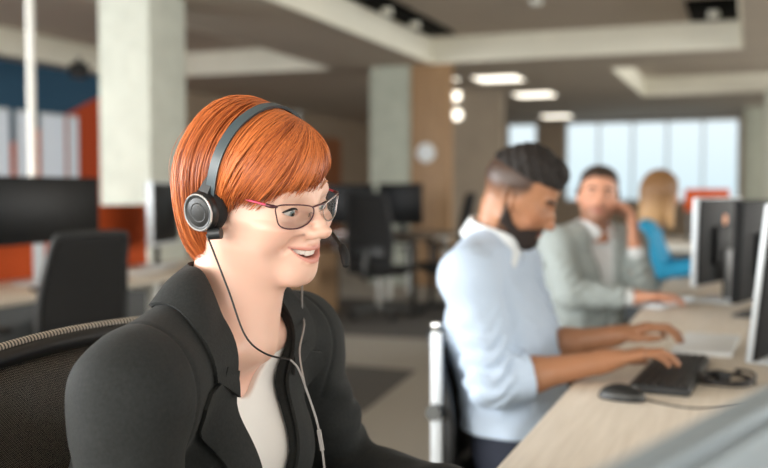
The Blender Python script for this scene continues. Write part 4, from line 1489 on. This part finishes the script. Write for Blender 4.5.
office_chair('black mesh office chair with ribbed pale trim behind the woman in the blazer', (-.600, 1.035, 0), R(-2), top=.985, half=.30, ribs=True, arms=False)
office_chair('dark office chair with silver uprights carrying the man in the pale blue shirt', (-.492, 2.400, 0), 0, top=.84, half=.225, net='net_far', uprights=True, arms=False)
office_chair('dark office chair under the man in the grey jacket', (-.60, 3.96, 0), R(-25), top=.86, net='net_far', arms=False)
office_chair('dark office chair under the woman in the bright blue top', (-.52, 5.42, 0), 0, top=.84, net='net_far', arms=False)

# further desk with an orange screen, behind the woman in blue
desk('pale desk standing further back behind the woman in blue', -1.2, .9, 8.6, 9.8)
t = thing('desk_screen', 'orange felt screen on the desk further back behind the woman in blue', 'desk screen', (-.36, 9.0, DZ))
MB().box((0, 0, .37), (.38, .03, .20), .008).build('panel', M['orange_felt'], t)
for s in (-1, 1):
    MB().box((s * .15, 0, .15), (.03, .02, .30), .004).build('post', M['steel_grey'], t)
MB().box((0, 0, .010), (.36, .10, .02), .006).build('foot', M['steel_grey'], t)

# ---------------------------------------------------------------- desks at the left
desk('pale wood bench desk along the left, in front of the orange screen', -3.52, -2.87, 1.4, 5.75, mod='pedestal_grey')
t = thing('desk_screen', 'long orange felt screen behind the left bench desk, under the concrete column', 'desk screen', (-3.56, 3.45, 0))
MB().box((0, 0, .76), (.035, 3.2, .70), .01).build('panel', M['orange_felt'], t)
for s in (-1, 1):
    MB().box((0, s * 1.4, .205), (.05, .05, .41), .004).build('leg', M['steel_grey'], t)
monitor('wide black monitor on the left bench desk', (-3.23, 3.76, DZ), PI, w_=.80, h=.325, z0=.20, tilt=0, shell='shell_black', edge='shell_black', neck='silver_paint')
monitor('narrow looking silver monitor turned edge on, left of the red hair', (-3.30, 4.87, DZ), R(178 + 18), w_=.50, h=.38, z0=.13, tilt=0, edge='silver_paint', thick=.035)
tag(MB().box((-3.20, 4.45, DZ + .004), (.21, .297, .008), .001, rot=Matrix.Rotation(R(12), 4, 'Z')).build('paper', M['white_paper']), 'white papers lying on the left bench desk by the concrete column', 'paper')
t = thing('keyboard', 'black keyboard under the wide monitor on the left bench desk', 'keyboard', (-2.99, 3.66, DZ))
MB().box((0, 0, .009), (.13, .44, .018), .004).build('case', M['plastic_black'], t)
k = MB()
for i in range(5):
    for j in range(16):
        k.box((-.044 + i * .022, -.19 + j * .0253, .019), (.018, .021, .006), .002, seg=1)
k.build('keys', M['plastic_dark'], t)
office_chair('black office chair with leaning back at the left bench desk', (-2.62, 3.10, 0), R(165), top=1.02, half=.205, net='net_far')
t = thing('drawer_pedestal', 'grey drawer pedestal under the left bench desk', 'drawer unit', (-3.20, 3.85, 0))
MB().box((0, 0, .31), (.50, .40, .56), .006).build('body', M['pedestal_grey'], t)
for i in range(3):
    d_ = MB().box((.257, 0, .12 + i * .185), (.016, .38, .175), .003).build('drawer', M['pedestal_grey'], t)
    MB().box((.270, 0, .165 + i * .185), (.012, .12, .012), .003).build('handle', M['chrome'], d_)
for sx__ in (-.2, .2):
    for sy__ in (-.15, .15):
        MB().cyl((sx__, sy__, 0), (sx__, sy__, .035), .022, n=14).build('caster', M['plastic_black'], t)

# ---------------------------------------------------------------- dark work places behind, between the woman and the man
desk('dark topped desk with black monitors behind the woman\'s face', -4.35, -3.05, 8.95, 9.65, top='desk_dark', leg='plastic_black', mod='shell_black')
monitor('black monitor on the dark desk, next to the woman\'s glasses', (-3.97, 9.30, DZ), R(100), w_=.52, h=.42, z0=.10, tilt=0, shell='shell_black', edge='shell_black', base='plastic_black')
monitor('black monitor on the dark desk, nearer the wood clad pillar', (-3.42, 9.36, DZ), R(82), w_=.52, h=.43, z0=.10, tilt=0, shell='shell_black', edge='shell_black', base='plastic_black')
bk = thing('book', 'red covered book lying on the dark desk', 'book', (-3.95, 9.05, DZ), R(25))
MB().box((0, 0, .016), (.15, .20, .024), .002).build('pages', M['white_paper'], bk)
MB().box((0, 0, .030), (.16, .21, .004), .001).build('cover', mat('book_red', (150, 50, 40), .6), bk)
MB().box((0, 0, .002), (.16, .21, .004), .001).build('cover', M['orange_felt'], bk)
tag(MB().box((-3.60, 9.06, DZ + .012), (.30, .14, .024), .006, rot=Matrix.Rotation(R(12), 4, 'Z')).build('paper_stack', M['white_paper']), 'low stack of pale papers on the dark desk', 'paper')
office_chair('black office chair with silver column and star base in front of the dark desk', (-3.24, 8.28, 0), R(82), top=1.16, half=.24, net='net_far', metal='steel_grey')
office_chair('black high backed office chair standing left of the man in the pale blue shirt', (-2.74, 8.80, 0), R(-150), top=1.15, half=.20, net='net_far')
desk('small brown table with white legs in front of the wood clad pillar', -3.80, -2.95, 9.7, 10.5, top='desk_dark', leg='white_metal')
t = thing('drawer_pedestal', 'pale wooden drawer pedestal beside the dark desk', 'drawer unit', (-4.02, 8.40, 0))
MB().box((0, 0, .30), (.42, .45, .60), .006).build('body', M['pillar_wood'], t)
for i in range(3):
    d_ = MB().box((0, -.233, .12 + i * .19), (.40, .016, .18), .003).build('drawer', M['pillar_wood'], t)
    MB().box((0, -.246, .165 + i * .19), (.12, .012, .012), .003).build('handle', M['chrome'], d_)
# ---------------------------------------------------------------- the other three people
M['shirt_blue'] = mat('shirt_blue', (190, 208, 230), .7, bump=.04, bscale=60)
M['shirt_white'] = mat('shirt_white', (226, 232, 236), .7)
M['jacket_grey'] = mat('jacket_grey', (166, 176, 176), .8, noise=.06, nscale=120)
M['top_blue'] = mat('top_blue', (34, 150, 196), .75)
M['trousers_navy'] = mat('trousers_navy', (40, 46, 62), .85)
M['trousers_grey'] = mat('trousers_grey', (92, 98, 104), .85)
M['hair_black'] = hair_mat('hair_black', (36, 29, 25), (20, 16, 14), .75)
M['hair_brown'] = hair_mat('hair_brown', (62, 46, 36), (40, 28, 22), .5)
M['hair_blond'] = hair_mat('hair_blond', (190, 150, 104), (120, 84, 52), .45)
M['beard'] = mat('beard', (38, 28, 23), .8, noise=.3, nscale=250)
M['beard_brown'] = mat('beard_brown', (84, 58, 44), .8, noise=.3, nscale=250)


def beard_region(q, low):
    """negative inside the beard: jaw line, chin and moustache"""
    x, ay, z = q[:, 0], np.abs(q[:, 1]), q[:, 2]
    top = np.interp(x, [-.01, .012, .03, .05, .068, .085, .10], [-.010, -.045, -.066, -.076, -.066, -.060, -.056])
    up = z - top
    mouth = -np.sqrt(((ay) / 1.75) ** 2 + (z + .0735) ** 2) + .0118
    mouth = np.where(x > .07, mouth, -.05)
    soul = np.maximum(.004 - ay, 0) * 0
    return np.maximum(np.maximum(up, mouth), np.maximum(-.004 - x, low - z))


def seated(label, J, HC, rot, arms, skin, hairm, h=.0035, male=True, scale=1.0, eyem='eye_brown', browm='brow_dark', neck_r=.056, w_=1.0, bust=0.0, stubble=None, gaze=(1, 0, -.3), lids=(.0036, .0034), neck_k=.022):
    O = (J['hip'][0], J['hip'][1], 0)
    to, back = head_frame(HC, rot, scale)
    N = np.array(J['neck']); nb = back(np.array((-.026, 0, -.050)))
    hk = dict(male=male, ears=True, lids=lids)
    hands = []
    for a in arms:
        hands.append((a, hand_chain(a['W'], a['f'], a['u'], a['side'], curl=a.get('curl', .45), scale=a.get('scale', 1.02 if male else .92))))

    def neck(p):
        d = rc(p, nb, N, neck_r * .95, neck_r)
        return smin(d, rc(p, back(np.array((.014, 0, -.086))), N + np.array(J['fwd']) * .034 - np.array((0, 0, .012)), .034, .028), .03)

    def skinf(p):
        d = smin(smin(head_sdf(to(p), **hk) * scale, neck(p), neck_k), torso_sdf(p, J, w_ * .96, bust), .035)
        for a, H in hands:
            W = np.array(a['W']); E = np.array(a['E']); S = np.array(a['S'])
            r = a.get('r', (.045, .038, .041, .026))
            m_ = E + (W - E) * .35
            fo = smin(rc(p, E, m_, r[2] * .92, r[2]), rc(p, m_, W, r[2] * .98, r[3]), .02)
            arm = smin(rc(p, S, E, r[0], r[1]), fo, .02)
            f = np.asarray(a['f'], float); f /= np.linalg.norm(f)
            arm = smin(arm, rc(p, W - f * .01, W + f * .03, r[3] * .98, r[3] * .86), .015)
            arm = smin(arm, hand_sdf(p, H), .014)
            d = smin(d, arm, .03)
        return d

    def attrs(V):
        q = to(V)
        x, ay, z = q[:, 0], np.abs(q[:, 1]), q[:, 2]
        inhead = 1 - sstep(np.sqrt((q * q).sum(1)), .15, .17)
        bl = np.exp(-(((x - .066) / .03) ** 2 + ((ay - .042) / .022) ** 2 + ((z + .036) / .022) ** 2)) * .4 + np.exp(-(((x - .112) / .014) ** 2 + (ay / .014) ** 2 + ((z + .042) / .012) ** 2)) * .4
        out = dict(blush=bl * inhead, lip=lip_mask(q, False) * inhead)
        out['stubble'] = stubble(q) * inhead if stubble else np.zeros(len(V))
        return out
    pts = np.array([a[k] for a in arms for k in 'SEW'] + [np.array(a['W']) + np.array(a['f']) / np.linalg.norm(a['f']) * .20 for a in arms] + [np.array(HC) + .16, np.array(HC) - .16, np.array(J['hip']) + .17, np.array(J['hip']) - .17])
    lo, hi = pts.min(0) - .07, pts.max(0) + .07
    body = solid('person', skinf, lo, hi, h, M[skin], O, None, attrs)
    body.location = O
    tag(body, label, 'person')
    eyes(body, back, O, O, scale, M[eyem], gaze=gaze)
    hs = lambda q: head_sdf(q, **hk)
    brow(body, back, hs, O, M[browm], w=.0042 if male else .0028, rise=-.003 if male else 0)
    return body, O, to, back, hs, neck, hands


def wrinkle(p, a, s=1.0):
    return a * (np.sin(p[:, 0] * 61 * s + 2.1 * np.sin(p[:, 2] * 33)) * np.sin(p[:, 2] * 47 * s + 1.7 * np.sin(p[:, 1] * 41)))


def garment(name, body, O, J, arms, m, h, grow, r, w_=1.0, bust=0.0, hem=.60, vneck=None, inner=None, neck=None, cuffs=True, wr=.0035, roll=False, neck_r=.064):
    N = np.array(J['neck']); fw = np.array(J['fwd'], float)
    lat = np.array(J['SL'], float) - np.array(J['SR'], float); lat[2] = 0; lat /= np.linalg.norm(lat)

    def fn(p):
        d = torso_sdf(p, J, w_, bust, grow) + wrinkle(p, wr * .55)
        for a in arms:
            S, E, e1 = np.array(a['S']), np.array(a['E']), np.array(a['cuff'])
            s_ = smin(rc(p, S, E, r[0], r[1]), rc(p, E, e1, r[1] * .98, r[2]), .025)
            # folds gather round the elbow
            q = p - E.astype(np.float32); ax = (S - E) / np.linalg.norm(S - E)
            tt = q @ ax.astype(np.float32)
            s_ = s_ + wr * np.exp(-((tt - .05) / .10) ** 2) * np.sin(tt * 150 + 3 * np.sin(p[:, 1] * 50 + p[:, 0] * 30)) + wrinkle(p, wr * .4, 1.3)
            ce = (e1 - E) / np.linalg.norm(e1 - E)
            if roll:
                s_ = smin(s_, np.maximum(rc(p, e1 - ce * .040, e1, r[2] + .0065, r[2] + .0055), ((p - e1.astype(np.float32)) @ ce.astype(np.float32))), .004)
            s_ = smax(s_, (p - e1.astype(np.float32)) @ ce.astype(np.float32), .004)
            d = smin(d, s_, .03)
        rel = p - N.astype(np.float32)
        hole = np.sqrt((rel @ lat.astype(np.float32)) ** 2 + (rel @ fw.astype(np.float32) + .006) ** 2) - neck_r
        d = smax(d, -np.maximum(hole, -.05 - rel[:, 2]), .008)
        if vneck:
            yy = np.abs(rel @ lat.astype(np.float32)); fx = rel @ fw.astype(np.float32)
            half = np.interp(rel[:, 2], [-vneck[0], -.06, .06], [0.006, vneck[1], vneck[1] * 1.25])
            d = smax(d, -np.maximum(yy - half, .015 - fx) * .85, .004)
        if inner is not None:
            d = smax(d, -inner(p), .003)
        return smax(d, hem - p[:, 2], .008)
    pts = np.array([a[k] for a in arms for k in ('S', 'E', 'cuff')] + [np.array(J['hip']) + .17, np.array(J['hip']) - .17, N + .12, N - .12])
    return solid(name, fn, pts.min(0) - .09, pts.max(0) + .09, h, m, O, body)


def collar(body, O, J, to_pt, m, h=.0035, R0=.066, hh=.036, drop=.036, gap=.010, t=.0045, tilt=(0.0, 0.0)):
    """folded shirt collar standing round the neck"""
    N = np.array(J['neck']); fw = np.array(J['fwd'], float)
    lat = np.array(J['SL'], float) - np.array(J['SR'], float); lat[2] = 0; lat /= np.linalg.norm(lat)
    ax = np.array(to_pt) - N; ax /= np.linalg.norm(ax)
    f = fw - ax * (fw @ ax); f /= np.linalg.norm(f); l = np.cross(ax, f)

    def fn(p):
        q = p - N.astype(np.float32)
        x, y, z = q @ f.astype(np.float32), q @ l.astype(np.float32), q @ ax.astype(np.float32)
        r = np.sqrt((x + .004) ** 2 + (y * 1.02) ** 2); th = np.abs(np.arctan2(y, x + .004))
        front = np.exp(-(th / .75) ** 2)
        top = .030 + .010 * (1 - front) - .030 * front * front
        bot = top - hh - drop * .75 * front
        rr = R0 + .30 * np.maximum(top - z, 0) + .004 * front
        d = np.maximum(np.abs(r - rr) - t, np.maximum(z - top, bot - z))
        return smax(d, (gap + .55 * np.maximum(top - z, 0)) - np.where(x > 0, np.abs(y), 1.0), .003) * .85
    return solid('collar', fn, N - .14, N + .14, h, m, O, body)


def short_hair(body, O, to, hs, m, h, line, thick, wav, HC):
    """hair grown from the skull above a hairline given against azimuth"""
    def fn(p):
        q = to(p)
        az = np.degrees(np.arctan2(np.abs(q[:, 1]), q[:, 0] + .005))
        zl = np.interp(az, *line)
        t = thick(q, az)
        n = wav * (np.sin(q[:, 0] * 420 + 2 * np.sin(q[:, 1] * 260)) * np.sin(q[:, 1] * 390 + 2 * np.sin(q[:, 2] * 210)) + .6 * np.sin(q[:, 0] * 190 + q[:, 2] * 170))
        return smax(hs(q) - t - n, (zl - q[:, 2]) * .8, .010)
    def tone(V):
        q = to(V)
        return dict(tone=.5 + .4 * np.sin(q[:, 0] * 300) * np.sin(q[:, 1] * 260 + q[:, 2] * 200))
    return solid('hair', fn, np.array(HC) - .19, np.array(HC) + .19, h, m, O, body, tone)


# ------- the bearded man in the pale blue shirt
def man_shirt():
    HC = (-.548, 2.378, 1.193); rot = nprot(2, 26, 4)
    J = dict(hip=(-.535, 2.395, .56), chest=(-.600, 2.395, .83), neck=(-.612, 2.388, 1.072), SL=(-.605, 2.590, .992), SR=(-.628, 2.190, .990), fwd=(1, 0, 0))
    arms = [dict(S=J['SR'], E=(-.560, 2.180, .745), W=(-.318, 2.300, .790), f=(.1, .045, .022), u=(-.15, 0, 1), side=1, curl=.42),
            dict(S=J['SL'], E=(-.530, 2.595, .765), W=(-.335, 2.590, .808), f=(.1, .02, .030), u=(-.2, 0, 1), side=-1, curl=.55)]
    arms[0]['cuff'] = tuple(np.array(arms[0]['E']) + .33 * (np.array(arms[0]['W']) - np.array(arms[0]['E'])))
    arms[1]['cuff'] = tuple(np.array(arms[1]['E']) + .28 * (np.array(arms[1]['W']) - np.array(arms[1]['E'])))

    def stub(q):
        x, ay, z = q[:, 0], np.abs(q[:, 1]), q[:, 2]
        b = 1 - sstep(beard_region(q, -.2), -.004, .008)
        az = np.degrees(np.arctan2(ay, x + .005))
        fade = sstep(z, np.interp(az, [50, 75, 100, 180], [.02, -.015, -.04, -.07]), np.interp(az, [50, 75, 100, 180], [.045, .030, .030, .015])) * sstep(az, 52, 66)
        return np.maximum(b * .85, fade * .95) * (1 - lip_mask(q, False))
    body, O, to, back, hs, neck, hands = seated('bearded man in a pale blue shirt looking down, typing on the black keyboard', J, HC, rot, arms, 'skin_tan', 'hair_black', h=.0030, stubble=stub, gaze=(1, 0, -.5), lids=(.0016, .0040))
    line = ([0, 25, 45, 60, 75, 100, 140, 180], [.052, .052, .052, .048, .050, .054, .058, .055])
    def thick(q, az):
        t = .005 + .019 * sstep(q[:, 2], .055, .110) * sstep(q[:, 0], -.085, .0) + .006 * sstep(q[:, 0], .03, .09)
        return t
    short_hair(body, O, to, hs, M['hair_black'], .0032, line, thick, .0022, HC)
    def bf(p):
        q = to(p)
        return smax(hs(q) - .0026 - .003 * sstep(-q[:, 2], .085, .11) - .0010 * np.sin(q[:, 0] * 500) * np.sin(q[:, 1] * 480 + q[:, 2] * 450), beard_region(q, -.135) * .8, .004)
    solid('beard', bf, np.array(HC) - .17, np.array(HC) + .15, .0030, M['beard'], O, body)
    garment('shirt', body, O, J, arms, M['shirt_blue'], .0040, .020, (.066, .061, .053), hem=.60, wr=.0050, roll=True)
    collar(body, O, J, back(np.array((-.02, 0, -.03))), M['shirt_white'], R0=.070, hh=.048, drop=.046, t=.0055)
    legs(body, J, O, M['trousers_navy'], M['shoe_black'], (-.17, 2.395, .53), (-.12, 2.395, .09))


man_shirt()


# ------- the man in the grey jacket, turned to the camera with a hand raised to his ear
def man_jacket():
    HC = (-.583, 3.964, 1.178); rot = nprot(-77, -6, -6)
    fw = np.array((math.cos(R(-42)), math.sin(R(-42)), 0)); lt = np.array((-fw[1], fw[0], 0))
    Nk = np.array((-.600, 3.985, 1.035))
    J = dict(hip=(-.665, 3.985, .57), chest=(-.635, 3.985, .815), neck=tuple(Nk), SL=tuple(Nk + lt * .195 + (0, 0, -.062)), SR=tuple(Nk - lt * .195 + (0, 0, -.062)), fwd=tuple(fw))
    arms = [dict(S=J['SR'], E=(-.655, 3.730, .790), W=(-.412, 3.790, .782), f=(.1, -.005, .012), u=(0, 0, 1), side=1, curl=.38),
            dict(S=J['SL'], E=(-.405, 4.020, .795), W=(-.435, 3.975, .985), f=(-.012, -.01, .1), u=(.9, .5, .15), side=1, curl=.50)]
    arms[0]['cuff'] = tuple(np.array(arms[0]['E']) + .84 * (np.array(arms[0]['W']) - np.array(arms[0]['E'])))
    arms[1]['cuff'] = tuple(np.array(arms[1]['E']) + .74 * (np.array(arms[1]['W']) - np.array(arms[1]['E'])))

    def stub(q):
        return (1 - sstep(beard_region(q, -.2), -.004, .010)) * .6 * (1 - lip_mask(q, False))
    body, O, to, back, hs, neck, hands = seated('man in a grey jacket facing the camera with one hand raised beside his face', J, HC, rot, arms, 'skin_light', 'hair_brown', h=.0042, stubble=stub, gaze=(1, .1, .05))
    line = ([0, 20, 40, 60, 75, 90, 105, 140, 180], [.066, .068, .058, .046, .020, -.004, -.010, -.040, -.050])
    short_hair(body, O, to, hs, M['hair_brown'], .0045, line, lambda q, az: .006 + .010 * sstep(q[:, 2], .04, .10), .0015, HC)
    inner = lambda p: torso_sdf(p, J, .98, 0, .012)
    sh = [dict(a) for a in arms]
    for a in sh:
        a['cuff'] = tuple(np.array(a['E']) + (.97 if a is sh[0] else .93) * (np.array(a['W']) - np.array(a['E'])))
    garment('shirt', body, O, J, sh, M['shirt_white'], .006, .010, (.054, .046, .035), hem=.60, wr=.002)
    garment('jacket', body, O, J, arms, M['jacket_grey'], .005, .024, (.066, .056, .044), hem=.54, vneck=(.34, .062), wr=.0045)
    collar(body, O, J, back(np.array((-.02, 0, -.03))), M['shirt_white'], h=.004, R0=.066)
    legs(body, J, O, M['trousers_navy'], M['shoe_black'], (-.20, 3.93, .53), (-.15, 3.93, .09))


man_jacket()


# ------- the woman in the bright blue top
def woman_blue():
    HC = (-.455, 5.43, 1.190); rot = nprot(38, 8, 0)
    J = dict(hip=(-.575, 5.42, .56), chest=(-.555, 5.42, .80), neck=(-.500, 5.425, 1.035), SL=(-.525, 5.60, .965), SR=(-.530, 5.25, .965), fwd=(1, 0, 0))
    arms = [dict(S=J['SR'], E=(-.455, 5.215, .765), W=(-.235, 5.27, .795), f=(.1, .02, -.01), u=(0, 0, 1), side=1, curl=.4),
            dict(S=J['SL'], E=(-.44, 5.63, .765), W=(-.24, 5.53, .795), f=(.1, -.02, -.01), u=(0, 0, 1), side=-1, curl=.4)]
    for a in arms:
        a['cuff'] = tuple(np.array(a['E']) + .92 * (np.array(a['W']) - np.array(a['E']))); a['r'] = (.036, .032, .033, .022)
    body, O, to, back, hs, neck, hands = seated('woman with long blond hair in a bright blue top, seen from the side', J, HC, rot, arms, 'skin_light', 'hair_blond', h=.0055, male=False, scale=.97, neck_r=.048, w_=.86, bust=.05)
    def hf(p):
        q = to(p)
        az = np.degrees(np.arctan2(np.abs(q[:, 1]), q[:, 0] + .01))
        d = ell(q, (-.012, 0, .030), (.106, .090, .098))
        d = smin(d, rc(q, (-.040, .0, -.02), (-.045, 0, -.16), .082, .068), .04)
        d = smin(d, rc(q, (.015, -.070, -.03), (.035, -.075, -.19), .026, .020), .03)
        d = smin(d, rc(q, (.015, .070, -.03), (.035, .075, -.19), .026, .020), .03)
        cut = np.maximum(.050 - np.abs(q[:, 1]) * .0 - q[:, 2], 0) * 0
        face = np.maximum(np.maximum(np.abs(q[:, 1]) - .056, .038 - q[:, 0]), q[:, 2] - .062)
        d = smax(d, -face, .01)
        d = d + .0025 * np.sin(np.arctan2(q[:, 1], q[:, 0]) * 34 + q[:, 2] * 25)
        return d
    def tone(V):
        q = to(V)
        return dict(tone=np.clip(.15 + 1.1 * sstep(-q[:, 2], -.01, .17) + .2 * np.sin(np.arctan2(q[:, 1], q[:, 0]) * 60), 0, 1))
    solid('hair', hf, np.array(HC) - .27, np.array(HC) + .17, .006, M['hair_blond'], O, body, tone)
    garment('blouse', body, O, J, arms, M['top_blue'], .007, .014, (.052, .045, .036), w_=.86, bust=.05, hem=.55, wr=.003, neck_r=.070)
    legs(body, J, O, M['trousers_grey'], M['shoe_black'], (-.16, 5.42, .53), (-.12, 5.42, .09), h=.012)


woman_blue()
